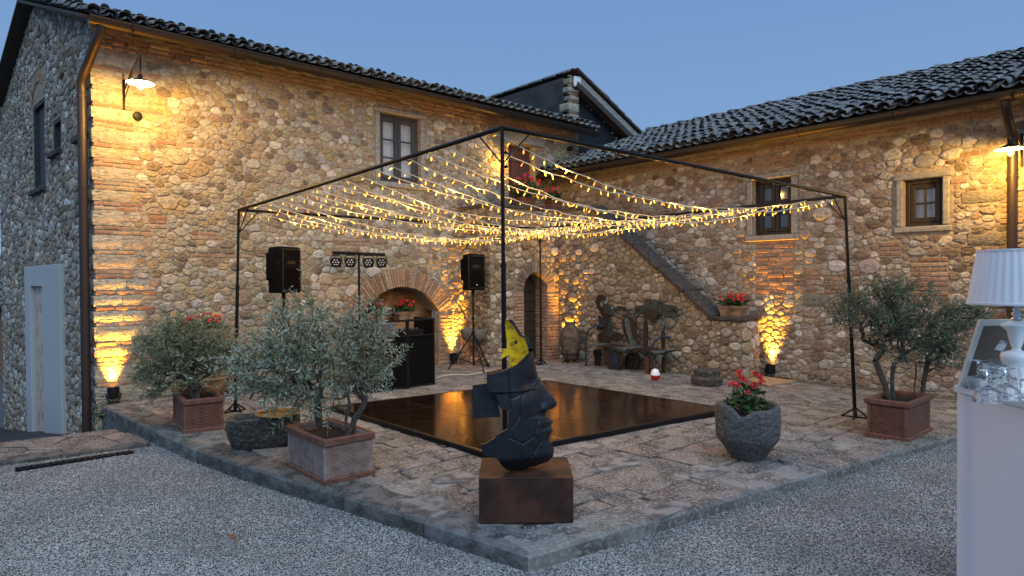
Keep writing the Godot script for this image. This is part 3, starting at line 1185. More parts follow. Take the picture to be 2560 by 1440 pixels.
func tower() -> void:
	var base := FM.p(9.9, 0, -0.6)
	var tw := thing("raised_wing", "raised dark plastered block with lean-to tiled roof and netted opening above the farmhouse", "house", base)
	var mb := MB.new()
	# left wall, seen over the farmhouse roof
	mb.box(Transform3D(Basis(FM.a, FM.b, FM.n), FM.p(10.0, 5.25, -2.75)), Vector3(0.28, 2.9, 5.1))
	part(tw, "plaster_wall", mb.commit(base), M.plaster_dark)
	var jm := MB.new()
	rng.seed = 77
	brick_left[tw] = 60
	var y := 5.42
	while y < 6.68:
		var h := rng.randf_range(0.11, 0.2)
		var pm := MB.new()
		pm.col = pick(BLOCK)
		rough_block(pm, FM, 9.85 + rng.randf_range(0, 0.05), 10.21, y + 0.005, y + h - 0.006, 0.03, 0.3)
		part(tw, "pier_stone", pm.commit(base), M.stone)
		y += h
		bricks(tw, FM, Rect2(9.86, y, 0.34, 0.066), BRICK_PALE, jm, 0.015, 0.066, 0.2)
		y += 0.066
	var sl := 0.47
	var top := 6.78
	# shed roof that falls to the right, with beam, plaster band and tiles
	var f2 := FM.xf(10.2, top, 0.0)
	var ang := -atan(sl)
	var rot := Transform3D(Basis(Vector3(0, 0, 1), ang), Vector3.ZERO)
	for e in [["verge_beam", 0.13, -0.33, M.beam, 0.1], ["verge_band", 0.15, -0.17, M.render, 0.06], ["roof_board", 0.05, -0.02, M.beam, 0.18]]:
		var bm := MB.new()
		bm.box(f2 * rot * T(Vector3(1.42, e[2], -2.4)), Vector3(3.3 if e[1] < 0.06 else 2.95, e[1], 5.0 + e[4]))
		part(tw, e[0], bm.commit(base), e[3])
	var a := -FM.n
	var w := (f2.basis * (rot.basis * Vector3(-1, 0, 0))).normalized()
	var n := (f2.basis * (rot.basis * Vector3(0, 1, 0))).normalized()
	var eave := f2 * (rot * Vector3(3.1, 0.03, 0.1))
	tile_roof(tw, eave, a, w, n, 5.0, 2.95, 60, 305)
	# tiles capping the left wall
	var cap := tile_mesh(0.11, 0.09, 0.46, 0.014, true, Color(0.13, 0.12, 0.11))
	for k in 10:
		var p := FM.p(9.98, 6.8, 0.05 - k * 0.5)
		part(tw, "ridge_tile", cap, M.tile, Transform3D(Basis(FM.a, -FM.n, Vector3.UP) * Basis(Vector3(1, 0, 0), 0.06), p - base))
	# dark net under the roof
	var nm := MB.new()
	nm.prism(PackedVector2Array([Vector2(10.21, 3.2), Vector2(13.0, 3.2), Vector2(13.0, top - 0.4 - 2.8 * sl), Vector2(10.21, top - 0.42)]), FM.xf(0, 0, -0.12), 0.02)
	part(tw, "net_screen", nm.commit(base), M.net)
	rng.seed = 78
	for e in [[1468, 265], [1505, 290], [1490, 325], [1540, 345], [1548, 360], [1478, 275], [1530, 332], [1510, 305]]:
		var q := wp(FM, e[0], e[1], -0.095)
		var lm := MB.new()
		lm.ball(FM.p(q.x, q.y, -0.098), Vector3(rng.randf_range(0.02, 0.05), rng.randf_range(0.015, 0.03), 0.004), 7, 4)
		part(tw, "pale_patch", lm.commit(base), M.render)
	if jm.ix.size():
		stuff(tw, "bricks", jm.commit(base), M.brick)
	# white receiver box on the corner
	var q2 := wp(FM, 1443, 205, 0.1)
	var bp := FM.p(q2.x, q2.y, 0.1)
	var rx := thing("receiver_box", "small white radio receiver box on the brick corner under the roof", "antenna", bp)
	var xm := MB.new()
	xm.box(Transform3D(Basis(FM.a, FM.b, FM.n), Vector3.ZERO), Vector3(0.23, 0.25, 0.07), 0.02)
	part(rx, "housing", xm.commit(), M.white)
	var am := MB.new()
	am.tube([FM.n * -0.03, FM.n * -0.12 + Vector3.DOWN * 0.1], [0.018], 6)
	part(rx, "mount", am.commit(), M.silver)
	var wm := MB.new()
	wm.tube([Vector3(0, -0.12, 0) + FM.n * -0.02, Vector3(0, -0.22, 0) + FM.a * 0.05, Vector3(0, -0.2, 0) + FM.a * -0.2 - FM.n * 0.1], [0.006], 5)
	part(rx, "wire", wm.commit(), M.cable)

func wing() -> void:
	var wg := thing("low_wing", "single-storey rubble stone wing with mossy tiled roof and two small windows", "house", FR.p(6, 0))
	var off := wg.position
	var wall := MB.new()
	var joined := MB.new()
	rng.seed = 15
	var w2 := px_rect(FR, 1882, 1980, 447, 587)
	var w3 := px_rect(FR, 2258, 2358, 447, 565)
	sheet(wall, FR, Rect2(0, -0.3, 12.5, 4.5), [w2, w3], 0.25)
	var holes := [rect_poly(w2, 0.12), rect_poly(w3, 0.14)]
	# brick infill under the windows and scattered courses
	for e in [[1890, 1985, 602, 735], [2275, 2372, 640, 765], [2010, 2050, 660, 700], [2060, 2110, 690, 780], [1700, 1740, 720, 740], [2400, 2450, 380, 392], [1885, 1990, 395, 425], [2375, 2420, 440, 460], [2200, 2255, 600, 640], [2500, 2560, 480, 560]]:
		var r := px_rect(FR, e[0], e[1], e[2], e[3])
		bricks(wg, FR, r, BRICK_PALE, joined, 0.012)
		holes.append(rect_poly(r))
	bricks(wg, FR, Rect2(0.5, 3.95, 11.0, 0.14), BRICK_PALE, joined, 0.012)
	holes.append(rect_poly(Rect2(0, 3.94, 12.5, 0.4)))
	# long lintel stones
	for e in [[2405, 2515, 478, 505], [2420, 2515, 585, 612], [2010, 2075, 735, 765]]:
		var r := px_rect(FR, e[0], e[1], e[2], e[3])
		var mb := MB.new()
		mb.col = Color(0.24, 0.22, 0.18)
		rough_block(mb, FR, r.position.x, r.end.x, r.position.y, r.end.y, 0.03, 0.1)
		part(wg, "long_stone", mb.commit(off), M.stone)
		holes.append(rect_poly(r, 0.01))
	var cl := cells(Rect2(0, 0, 12.0, 4.0), [0.105, 0.076, 0.055, 0.041, 0.028], [1.2, 7.0, 60.0, 260.0, 420.0], 1.5, 105)
	lay(wg, "stone", "rubble_stones", FR, stones(cl, holes, 0.005, 0.024), STONE_WING, 0.027, false, M.stone, 300, 205)
	part(wg, "wall", wall.commit(off), M.mortar)
	window(wg, FR, w2, 2, 3, 1, 0.16, false, 0.1)
	window(wg, FR, w3, 1, 2, 2, 0.14, true, 0.085)
	# roof
	var sl := 0.36
	var a := FR.a
	var w := (-FR.n + Vector3.UP * sl).normalized()
	var n := w.cross(a).normalized()
	if n.y < 0:
		n = -n
	var o := FR.p(-0.1, 4.22, 0.46)
	tile_roof(wg, o, a, w, n, 12.3, 4.46 * sqrt(1 + sl * sl), 300, 307)
	var w_b := (FR.n + Vector3.UP * sl).normalized()
	var n_b := w_b.cross(a).normalized()
	if n_b.y < 0:
		n_b = -n_b
	var bm := MB.new()
	bm.box(Transform3D(Basis(a, w_b, n_b), FR.p(6.0, 4.22 + sl * 2.2, -4.0 - 2.25)), Vector3(12.3, 4.7, 0.06))
	part(wg, "back_slope", bm.commit(off), M.tile)
	rng.seed = 19
	for k in 24:
		var rt := tile_mesh(0.14 * rng.randf_range(0.95, 1.05), 0.115, 0.56, 0.016, true, pick(TILE))
		var p := FR.p(-0.2 + k * 0.5, 4.22 + sl * 4.46 + 0.05, -4.0)
		part(wg, "ridge_tile", rt, M.tile, Transform3D(Basis(FR.n, FR.a, Vector3.UP) * Basis(Vector3(1, 0, 0), -0.1 + rng.randf_range(-0.03, 0.03)), p - off))
	var em := MB.new()
	for k in 26:
		em.box(FR.xf(0.2 + k * 0.46, 4.2, 0.2) * Transform3D(Basis(Vector3(1, 0, 0), 0.34), Vector3.ZERO), Vector3(0.09, 0.1, 0.5), 0.008)
	part(wg, "rafter_ends", em.commit(off), M.beam)
	gutter(wg, FR.p(0.02, 4.15, 0.48), FR.p(12.1, 4.15, 0.48), FR.n, 0.1)
	var q := wp(FR, 2530, 560, 0.1)
	var top := FR.p(q.x, 4.05, 0.47)
	var dp := MB.new()
	dp.tube([top, top + Vector3.DOWN * 0.08, FR.p(q.x, 3.72, 0.2), FR.p(q.x, 3.6, 0.1), FR.p(q.x, 2.0, 0.1), FR.p(q.x, 0.0, 0.1)], [0.055], 12)
	var pipe := part(wg, "downpipe", dp.commit(off), M.pipe)
	for h in [0.5, 1.8, 3.1]:
		var cm := MB.new()
		cm.tube([FR.p(q.x, h, 0.1), FR.p(q.x, h + 0.035, 0.1)], [0.061], 12)
		part(pipe, "collar", cm.commit(off), M.pipe)
	if joined.ix.size():
		stuff(wg, "bricks", joined.commit(off), M.brick)

func staircase() -> void:
	var st := thing("stone_staircase", "rubble stone outside staircase with sloping dark coping and small arched cellar door", "staircase", SK.p(1.5, 0))
	var off := st.position
	var hp := wp(SF, 1290, 522).y
	var wall := MB.new()
	var joined := MB.new()
	rng.seed = 25
	# left face
	sheet(wall, SL, Rect2(0, -0.1, 1.0, hp + 0.1), [], 0.2)
	var cl := cells(Rect2(0, 0, 1.0, hp), [0.1, 0.072, 0.052, 0.037], [3.0, 20.0, 110.0, 300.0], 1.4, 107)
	lay(st, "stone", "left_face_stones", SL, stones(cl, [], 0.009, 0.04), STONE_STAIR, 0.036, false, M.stone, 40, 207)
	# front face with the arched door
	var a := wp(SF, 1310, 780)
	var b := wp(SF, 1368, 780)
	var ap := wp(SF, 1338, 682)
	var hs := wp(SF, 1338, 724).y
	var open := Rect2(a.x, 0, b.x - a.x, ap.y)
	sheet(wall, SF, Rect2(0, -0.1, 1.95, hp + 0.1), [open], 0.42)
	var holes := [arch(st, SF, a.x, b.x, 0.0, hs, ap.y, 0.22, 0.42, 17, [[Color(0.26, 0.2, 0.15), 3.0], [Color(0.2, 0.16, 0.13), 2.0], [Color(0.34, 0.27, 0.2), 1.0]], wall, joined, ap.y)]
	for e in [[a.x - 0.3, 0.3], [b.x, 0.34]]:
		var r := Rect2(e[0], 0.02, e[1], hs - 0.06)
		bricks(st, SF, r, BRICK_PALE, joined, 0.016, 0.068)
		holes.append(rect_poly(r))
	# brick inner jambs
	for jx in [a.x, b.x]:
		var jf := WF.new(SF.p(jx, 0, 0), -SF.n, SF.a * (1.0 if jx == a.x else -1.0))
		bricks(st, jf, Rect2(0.01, 0.02, 0.36, hs - 0.05), BRICK, joined, 0.008, 0.068, 0.24)
	cl = cells(Rect2(0, 0, 1.95, hp), [0.1, 0.072, 0.052, 0.037], [3.0, 20.0, 110.0, 300.0], 1.4, 109)
	lay(st, "stone", "front_face_stones", SF, stones(cl, holes, 0.009, 0.04), STONE_STAIR, 0.036, false, M.stone, 70, 209)
	var dm := MB.new()
	dm.box(SF.xf(open.get_center().x, ap.y / 2, -0.4), Vector3(open.size.x + 0.1, ap.y + 0.1, 0.03))
	var door := part(st, "cellar_door", dm.commit(off), M.wood_dark)
	for k in 9:
		var pm := MB.new()
		var h := ap.y / 9
		pm.box(SF.xf(open.get_center().x, h * (k + 0.5), -0.37), Vector3(open.size.x + 0.02, h - 0.012, 0.03), 0.006)
		part(door, "board", pm.commit(off), M.wood_dark)
	# flank below the sloping coping
	var s1 := 0.97
	var s2 := 3.78
	var h2 := 1.02
	var outline := PackedVector2Array([Vector2(0, -0.1), Vector2(4.3, -0.1), Vector2(4.3, h2), Vector2(s2, h2), Vector2(s1, hp), Vector2(0, hp)])
	wall.prism(outline, SK.xf(0, 0, -0.3), 0.3)
	cl = cells(Rect2(0, 0, 4.3, hp), [0.1, 0.074, 0.054, 0.04, 0.03], [3.0, 18.0, 90.0, 260.0, 300.0], 1.35, 111)
	var inside := PackedVector2Array([Vector2(0.02, 0.0), Vector2(4.3, 0.0), Vector2(4.3, h2), Vector2(s2, h2), Vector2(s1, hp), Vector2(0.02, hp)])
	lay(st, "stone", "flank_stones", SK, stones(cl, [], 0.009, 0.045, inside), STONE_STAIR, 0.04, false, M.stone, 190, 211)
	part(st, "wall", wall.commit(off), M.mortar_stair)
	# pier end face, towards the camera
	var PE := WF.new(SK.p(4.3, 0, 0.0), -SK.n, SK.a)
	var pw := MB.new()
	pw.box(SK.xf(4.0, h2 / 2, -0.46), Vector3(0.59, h2, 0.3))
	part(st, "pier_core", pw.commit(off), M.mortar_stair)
	cl = cells(Rect2(0, 0, 0.6, h2), [0.12, 0.085, 0.06], [30.0, 90.0, 150.0], 1.3, 113)
	lay(st, "stone", "pier_stones", PE, stones(cl, [], 0.007, 0.045), STONE_WING, 0.03, false, M.stone, 30, 213)
	# copings
	var steps := 5
	var dir := Vector2(s2 - s1, h2 - hp)
	var ang := dir.angle()
	for k in steps:
		var mid := Vector2(s1, hp) + dir * ((k + 0.5) / steps)
		var mb := MB.new()
		mb.box(SK.xf(mid.x, mid.y + 0.05, -0.15) * Transform3D(Basis(Vector3(0, 0, 1), ang), Vector3.ZERO), Vector3(dir.length() / steps - 0.008, 0.09, 0.46), 0.02)
		part(st, "coping_slab", mb.commit(off), M.coping)
	for e in [[SF, 0.97, 2.05, -0.16], [SL, 0.4, 0.82, -0.16], [SK, 0.4, 1.1, -0.16]]:
		var mb := MB.new()
		mb.box(e[0].xf(e[1], hp + 0.035, e[3]), Vector3(e[2], 0.06, 0.4), 0.015)
		part(st, "coping_slab", mb.commit(off), M.coping)
	var pc := MB.new()
	pc.box(SK.xf(4.02, h2 + 0.03, -0.28), Vector3(0.68, 0.06, 0.68), 0.012)
	part(st, "coping_slab", pc.commit(off), M.coping)
	# steps and landing behind the parapet
	for k in 13:
		var mb := MB.new()
		var h := 2.55 * (13 - k) / 13.0
		mb.box(SK.xf(1.0 + 0.235 * k + 0.12, h / 2, -0.575), Vector3(0.24, h, 0.5), 0.01)
		part(st, "step", mb.commit(off), M.coping)
	var lm := MB.new()
	lm.box(SF.xf(1.4, 2.45, -0.62), Vector3(2.6, 0.2, 0.7))
	part(st, "landing", lm.commit(off), M.coping)
	if joined.ix.size():
		stuff(st, "bricks", joined.commit(off), M.brick)
	# the hanging basin on the left face
	var q := wp(SL, 1183, 840, 0.18)
	var bp := SL.p(q.x, q.y - 0.13, 0.16)
	var bs := thing("wall_basin", "grey half-round stone basin set in the rubble wall behind the tripod stand", "basin", bp)
	var bm := MB.new()
	bm.lathe([Vector2(0.05, 0), Vector2(0.16, 0.02), Vector2(0.25, 0.1), Vector2(0.28, 0.22), Vector2(0.28, 0.27), Vector2(0.23, 0.27), Vector2(0.2, 0.2), Vector2(0.02, 0.12)], 20, Transform3D(), false, 0.03)
	part(bs, "bowl", bm.commit(), M.basin)
	var rm := MB.new()
	rm.box(T(-SL.n * 0.1 + Vector3(0, 0.13, 0)), Vector3(0.2, 0.16, 0.2), 0.03)
	part(bs, "bracket", rm.commit(), M.basin)

# ---------------------------------------------------------------- ground
func inside_terrace(p: Vector3) -> bool:
	return Geometry2D.is_point_in_polygon(Vector2(p.x, -p.z), terrace_poly)

func gravel_y(x: float, z: float) -> float:
	var y := -0.1 + clampf(x * 0.011, -0.075, 0.045)
	var t := (Vector3(x, 0, z) - C).dot(GD)
	var s := (Vector3(x, 0, z) - C).dot(FG.n)
	if t > -2.5:
		y = lerpf(y, -2.6, smoothstep(1.7, 0.7, s) * smoothstep(-1.6, 0.0, t))
	return y

func ground() -> void:
	var left := [Vector2(1318, 1392), Vector2(1060, 1306), Vector2(858, 1243), Vector2(700, 1196), Vector2(600, 1165), Vector2(490, 1124), Vector2(390, 1080), Vector2(320, 1046), Vector2(258, 1016)]
	var edge := []
	for p in left:
		edge.append(G(p.x, p.y))
	var rd: Vector3 = (G(2380, 1094) - edge[0]).normalized()
	var re: Vector3 = edge[0] + rd * 13.0
	for e in edge:
		terrace_poly.append(Vector2(e.x, -e.z))
	var inner := FM.p(9.3, 0, 0)
	var wingend := FR.p(11.5, 0, 0)
	terrace_poly.append(Vector2(C.x - 0.1, -C.z + 0.05))
	terrace_poly.append(Vector2(inner.x, -inner.z + 0.2))
	terrace_poly.append(Vector2(wingend.x, -wingend.z))
	terrace_poly.append(Vector2(re.x, -re.z))
	if Geometry2D.is_polygon_clockwise(terrace_poly):
		terrace_poly.reverse()
	# gravel sheet out to the horizon
	var gs := setting("gravel_court")
	var mb := MB.new()
	var xs := [-90.0, -40.0, -20.0]
	var zs := [30.0, 8.0, 0.0]
	for i in 49:
		xs.append(-12.0 + i * 0.5)
	xs.append_array([20.0, 40.0, 90.0])
	for i in 41:
		zs.append(-2.0 - i * 0.5)
	zs.append_array([-30.0, -50.0, -120.0])
	var ids := []
	for z in zs:
		var row := []
		for x in xs:
			row.append(mb.v(Vector3(x, gravel_y(x, z) - 0.004, z)))
		ids.append(row)
	for j in zs.size() - 1:
		for i in xs.size() - 1:
			mb.q(ids[j][i], ids[j][i + 1], ids[j + 1][i + 1], ids[j + 1][i])
	part(gs, "bed", mb.commit(), M.gravel)
	# loose stones on it
	rng.seed = 41
	var pb := MB.new()
	var vv := []
	var ph := (1.0 + sqrt(5.0)) / 2.0
	for p in [Vector3(-1, ph, 0), Vector3(1, ph, 0), Vector3(-1, -ph, 0), Vector3(1, -ph, 0), Vector3(0, -1, ph), Vector3(0, 1, ph), Vector3(0, -1, -ph), Vector3(0, 1, -ph), Vector3(ph, 0, -1), Vector3(ph, 0, 1), Vector3(-ph, 0, -1), Vector3(-ph, 0, 1)]:
		vv.append(pb.v(p.normalized() * rng.randf_range(0.75, 1.15)))
	for e in [[0, 11, 5], [0, 5, 1], [0, 1, 7], [0, 7, 10], [0, 10, 11], [1, 5, 9], [5, 11, 4], [11, 10, 2], [10, 7, 6], [7, 1, 8], [3, 9, 4], [3, 4, 2], [3, 2, 6], [3, 6, 8], [3, 8, 9], [4, 9, 5], [2, 4, 11], [6, 2, 10], [8, 6, 7], [9, 8, 1]]:
		pb.t(vv[e[0]], vv[e[2]], vv[e[1]])
	var xf := []
	var cl := []
	var pal := [[Color(0.34, 0.34, 0.325), 4.0], [Color(0.3, 0.3, 0.288), 3.0], [Color(0.4, 0.4, 0.385), 2.0], [Color(0.32, 0.295, 0.265), 1.5], [Color(0.23, 0.23, 0.22), 1.0], [Color(0.5, 0.5, 0.48), 0.4]]
	var patch := FastNoiseLite.new()
	patch.seed = 7
	patch.frequency = 0.9
	patch.fractal_octaves = 3
	while xf.size() < 210000:
		var z := -3.3 - pow(rng.randf(), 1.5) * 5.6
		var x := rng.randf_range(-0.84, 0.84) * -z
		if inside_terrace(Vector3(x, 0, z)):
			continue
		var s := rng.randf_range(0.0036, 0.0068) * (1.6 if rng.randf() < 0.05 else 1.0)
		var b := Basis.from_euler(Vector3(rng.randf() * TAU, rng.randf() * TAU, rng.randf() * TAU)).scaled(Vector3(1, 0.65, 1) * s)
		xf.append(Transform3D(b, Vector3(x, gravel_y(x, z) + s * 0.25, z)))
		var tone := 1.0 + 0.28 * patch.get_noise_2d(x, z)
		var pc := pick(pal)
		cl.append(Color(pc.r * tone, pc.g * tone, pc.b * tone))
	# strays on the terrace edge
	for k in 1800:
		var i := rng.randi() % (edge.size() - 1)
		var p: Vector3 = edge[i].lerp(edge[i + 1], rng.randf()) if rng.randf() < 0.6 else edge[0] + rd * rng.randf() * 8.0
		p += Vector3(rng.randfn() * 0.22, 0, rng.randfn() * 0.22)
		if inside_terrace(p):
			var s := rng.randf_range(0.003, 0.006)
			xf.append(Transform3D(Basis.from_euler(Vector3(rng.randf() * 6, rng.randf() * 6, 0)).scaled(Vector3(1, 0.65, 1) * s), Vector3(p.x, 0.016 + s * 0.4, p.z)))
			cl.append(pick(pal))
	many(gs, "gravel", pb.commit(), M.pebble, xf, cl)
	# terrace: slabs over a bed of joints, kerb stones round the edge
	var tr := setting("terrace")
	var bed := MB.new()
	bed.prism(biggest(Geometry2D.offset_polygon(terrace_poly, -0.07)), Transform3D(Basis(Vector3(1, 0, 0), Vector3(0, 0, -1), Vector3(0, 1, 0)), Vector3(0, -0.6, 0)), 0.588)
	part(tr, "bed", bed.commit(), M.joint)
	var ground_f := WF.new(Vector3.ZERO, Vector3(1, 0, 0), Vector3.UP, Vector3(0, 0, -1))
	var shrunk := biggest(Geometry2D.offset_polygon(terrace_poly, -0.3))
	var cells_t := []
	rng.seed = 119
	var au := Vector2(U.x, -U.z)
	var av := Vector2(-V.x, V.z)
	var oc := Vector2(C.x, -C.z)
	var t := -0.2
	while t < 11.5:
		var rh: float = [0.15, 0.22, 0.3, 0.4][rng.randi() % 4] * rng.randf_range(0.9, 1.1)
		var q := -1.0 - rng.randf()
		while q < 16.0:
			var ql := rng.randf_range(0.26, 0.5) if rh < 0.2 else rng.randf_range(0.3, 0.85)
			var quad := PackedVector2Array()
			for e in [[0, 0], [1, 0], [1, 1], [0, 1]]:
				quad.append(oc + au * (q + ql * e[0] + rng.randf_range(-0.014, 0.014)) + av * (t + rh * e[1] + rng.randf_range(-0.014, 0.014)))
			cells_t.append(quad)
			q += ql
		t += rh
	var PAV := [[Color(0.18, 0.164, 0.15), 4.0], [Color(0.205, 0.19, 0.176), 3.0], [Color(0.16, 0.149, 0.141), 3.0], [Color(0.195, 0.16, 0.137), 1.4], [Color(0.24, 0.229, 0.215), 1.2]]
	lay(tr, "paving_stone", "paving_stones", ground_f, stones(cells_t, [], 0.0035, 0.02, shrunk, 0.02), PAV, 0.011, true, M.paving, 300, 215)
	for e in [[[1190, 1330], [1310, 1322], [1420, 1330], [1395, 1348], [1326, 1372], [1255, 1350]], [[985, 1250], [1100, 1240], [1180, 1288], [1100, 1300], [1010, 1285]], [[1480, 1150], [1590, 1140], [1602, 1160], [1500, 1180]], [[1985, 990], [2040, 985], [2105, 1000], [2040, 1010]], [[1070, 1190], [1180, 1180], [1192, 1200], [1090, 1210]], [[1715, 1188], [1800, 1160], [1832, 1175], [1760, 1202]], [[640, 1150], [700, 1140], [760, 1170], [720, 1186]], [[1580, 1285], [1690, 1250], [1740, 1262], [1640, 1300]]]:
		var sp := PackedVector2Array()
		for c in e:
			var w := G(c[0], c[1], 0.016)
			sp.append(Vector2(w.x, -w.z))
		if Geometry2D.is_polygon_clockwise(sp):
			sp.reverse()
		var rd2 := Geometry2D.offset_polygon(biggest(Geometry2D.offset_polygon(sp, -0.04)), 0.04, Geometry2D.JOIN_ROUND)
		var sm := MB.new()
		sm.prism(biggest(rd2), Transform3D(Basis(Vector3(1, 0, 0), Vector3(0, 0, -1), Vector3(0, 1, 0)), Vector3(0, -0.02, 0)), 0.038)
		part(tr, "smooth_slab", sm.commit(), M.slab)
	rng.seed = 43
	var rim := []
	for i in edge.size():
		rim.append(edge[edge.size() - 1 - i])
	rim.append(edge[0] + rd * 13.0)
	for i in rim.size() - 1:
		var a: Vector3 = rim[i]
		var b: Vector3 = rim[i + 1]
		var dirv := (b - a).normalized()
		var l := a.distance_to(b)
		var n := maxi(1, int(round(l / 1.05)))
		var inw := Vector3(dirv.z, 0, -dirv.x)
		if not inside_terrace((a + b) / 2 + inw * 0.2):
			inw = -inw
		for k in n:
			var m := a.lerp(b, (k + 0.5) / n) + inw * 0.16 + Vector3(0, -0.2 + rng.randf_range(0.0, 0.012), 0)
			var kb := MB.new()
			kb.col = pick([[Color(0.15, 0.15, 0.145), 2.0], [Color(0.19, 0.18, 0.165), 2.0], [Color(0.12, 0.12, 0.12), 1.0]])
			if i == rim.size() - 2:
				kb.col = pick(PAV)
			var bx := Basis(dirv, Vector3.UP, dirv.cross(Vector3.UP)) * Basis(Vector3.UP, rng.randf_range(-0.02, 0.02))
			kb.box(Transform3D(bx, m), Vector3(l / n + 0.01, 0.42, 0.34 + rng.randf_range(-0.02, 0.02)), 0.022)
			part(tr, "kerb_stone", kb.commit(), M.paving if i == rim.size() - 2 else M.kerb)
	# low stone landing at the gable end with a drain channel, and the sunken path behind it
	var lw := setting("gable_path")
	var yb := -0.11
	var c1 := G(374, 1106, yb)
	var c0 := G(0, 1152, yb)
	var c3 := G(0, 1106, yb)
	var c2 := G(290, 1072, yb)
	c0 = c1 + (c0 - c1) * 3.0
	c3 = c2 + (c3 - c2) * 3.0
	var poly := PackedVector2Array()
	for p in [c0, c1, c2, c3]:
		poly.append(Vector2(p.x, -p.z))
	if Geometry2D.is_polygon_clockwise(poly):
		poly.reverse()
	var bb := MB.new()
	bb.prism(poly, Transform3D(Basis(Vector3(1, 0, 0), Vector3(0, 0, -1), Vector3(0, 1, 0)), Vector3(0, -0.7, 0)), 0.575)
	part(lw, "landing_bed", bb.commit(), M.joint)
	var lf := WF.new(Vector3(0, yb - 0.01, 0), Vector3(1, 0, 0), Vector3.UP, Vector3(0, 0, -1))
	var bnd := bounds(poly)
	var cc := cells(bnd, [0.22, 0.17, 0.12], [8.0, 25.0, 60.0], 1.5, 117)
	lay(lw, "paving_stone", "landing_stones", lf, stones(cc, [], 0.005, 0.015, poly, 0.02), [[Color(0.2, 0.15, 0.12), 3.0], [Color(0.16, 0.125, 0.1), 3.0], [Color(0.24, 0.15, 0.1), 1.0]], 0.01, true, M.paving, 60, 217)
	var dirl := (c1 - c0).normalized()
	var nf := Vector3(-dirl.z, 0, dirl.x)
	if nf.z < 0:
		nf = -nf
	for k in 7:
		var km := MB.new()
		km.col = Color(0.13, 0.115, 0.1)
		km.box(Transform3D(Basis(dirl, Vector3.UP, dirl.cross(Vector3.UP)), c1 - dirl * (0.42 + k * 0.85) + Vector3(0, -0.06, 0) + nf * -0.08), Vector3(0.84, 0.12, 0.24), 0.015)
		part(lw, "edge_stone", km.commit(), M.kerb)
	# drain grate: a dark slotted channel
	var dr := MB.new()
	var dn := MB.new()
	var g0 := G(330, 1128, -0.13)
	var g1 := G(38, 1172, -0.13)
	var gd := (g1 - g0).normalized()
	var gn := Vector3(gd.z, 0, -gd.x)
	var gl := g0.distance_to(g1)
	dn.box(Transform3D(Basis(gd, Vector3.UP, gd.cross(Vector3.UP)), (g0 + g1) / 2 + Vector3(0, -0.035, 0)), Vector3(gl, 0.03, 0.07))
	var drain := part(lw, "drain_channel", dn.commit(), M.pit)
	for k in int(gl / 0.055) + 1:
		dr.box(Transform3D(Basis(gd, Vector3.UP, gd.cross(Vector3.UP)), g0 + gd * (k * 0.055) + Vector3(0, -0.008, 0)), Vector3(0.028, 0.02, 0.07))
	for e in [-0.042, 0.042]:
		dr.box(Transform3D(Basis(gd, Vector3.UP, gd.cross(Vector3.UP)), (g0 + g1) / 2 + gn * e + Vector3(0, -0.008, 0)), Vector3(gl, 0.022, 0.02))
	part(drain, "grate", dr.commit(), M.iron)
	# sunken path in front of the gable
	var sp := MB.new()
	var q0 := FG.p(8.1, -0.44, -0.1)
	var q1 := FG.p(-3.0, -2.05, -0.1)
	var q2 := FG.p(-3.0, -2.05, 2.6)
	var q3 := FG.p(8.1, -0.44, 2.0)
	sp.quad(q0, q1, q2, q3)
	part(lw, "sunken_path", sp.commit(), mat(S(0.045, 0.03, 0.026), 0.7, M.joint.albedo_texture, 1.0))
	# yellow-green fern tufts on the wall foot
	for e in [[287, 1058, 0.13, "yellowing fern growing from the terrace edge beside the downpipe"], [255, 1042, 0.1, "small green fern growing at the foot of the downpipe"]]:
		var p := G(e[0], e[1], -0.08)
		p = at_depth(e[0], e[1] - 6, C.z + 0.25)
		var fn := thing("fern", e[3], "plant", p)
		rng.seed = 45 + int(e[0])
		var fx := []
		var fc := []
		for k in 60:
			var an := rng.randf() * TAU
			var up := rng.randf_range(-0.6, 0.9)
			fx.append(Transform3D(Basis.from_euler(Vector3(up, an, rng.randf_range(-0.5, 0.5))).scaled(Vector3.ONE * rng.randf_range(0.6, 1.2)), Vector3(rng.randf_range(-1, 1), rng.randf_range(-1, 1), rng.randf_range(-1, 1)) * e[2] * 0.5))
			fc.append(pick([[Color(0.14, 0.15, 0.03), 2.0], [Color(0.07, 0.12, 0.03), 2.0]] if e[0] > 270 else [[Color(0.05, 0.09, 0.03), 1.0]]))
		many(fn, "fronds", leaf_mesh(0.07, 0.03), M.leaf, fx, fc)
		var sm := MB.new()
		sm.tube([Vector3(0, -0.1, -0.06), Vector3(0, 0.0, 0)], [0.008, 0.004], 5)
		part(fn, "stem", sm.commit(), M.bark)

func leaf_mesh(l: float, w: float) -> ArrayMesh:
	var mb := MB.new()
	var a := mb.v(Vector3(0, 0, 0))
	var b := mb.v(Vector3(w * 0.5, w * 0.12, l * 0.45))
	var c := mb.v(Vector3(0, 0, l * 0.5))
	var d := mb.v(Vector3(-w * 0.5, w * 0.12, l * 0.45))
	var e := mb.v(Vector3(0, -l * 0.04, l))
	mb.t(a, c, b)
	mb.t(a, d, c)
	mb.t(b, c, e)
	mb.t(c, d, e)
	return mb.commit()

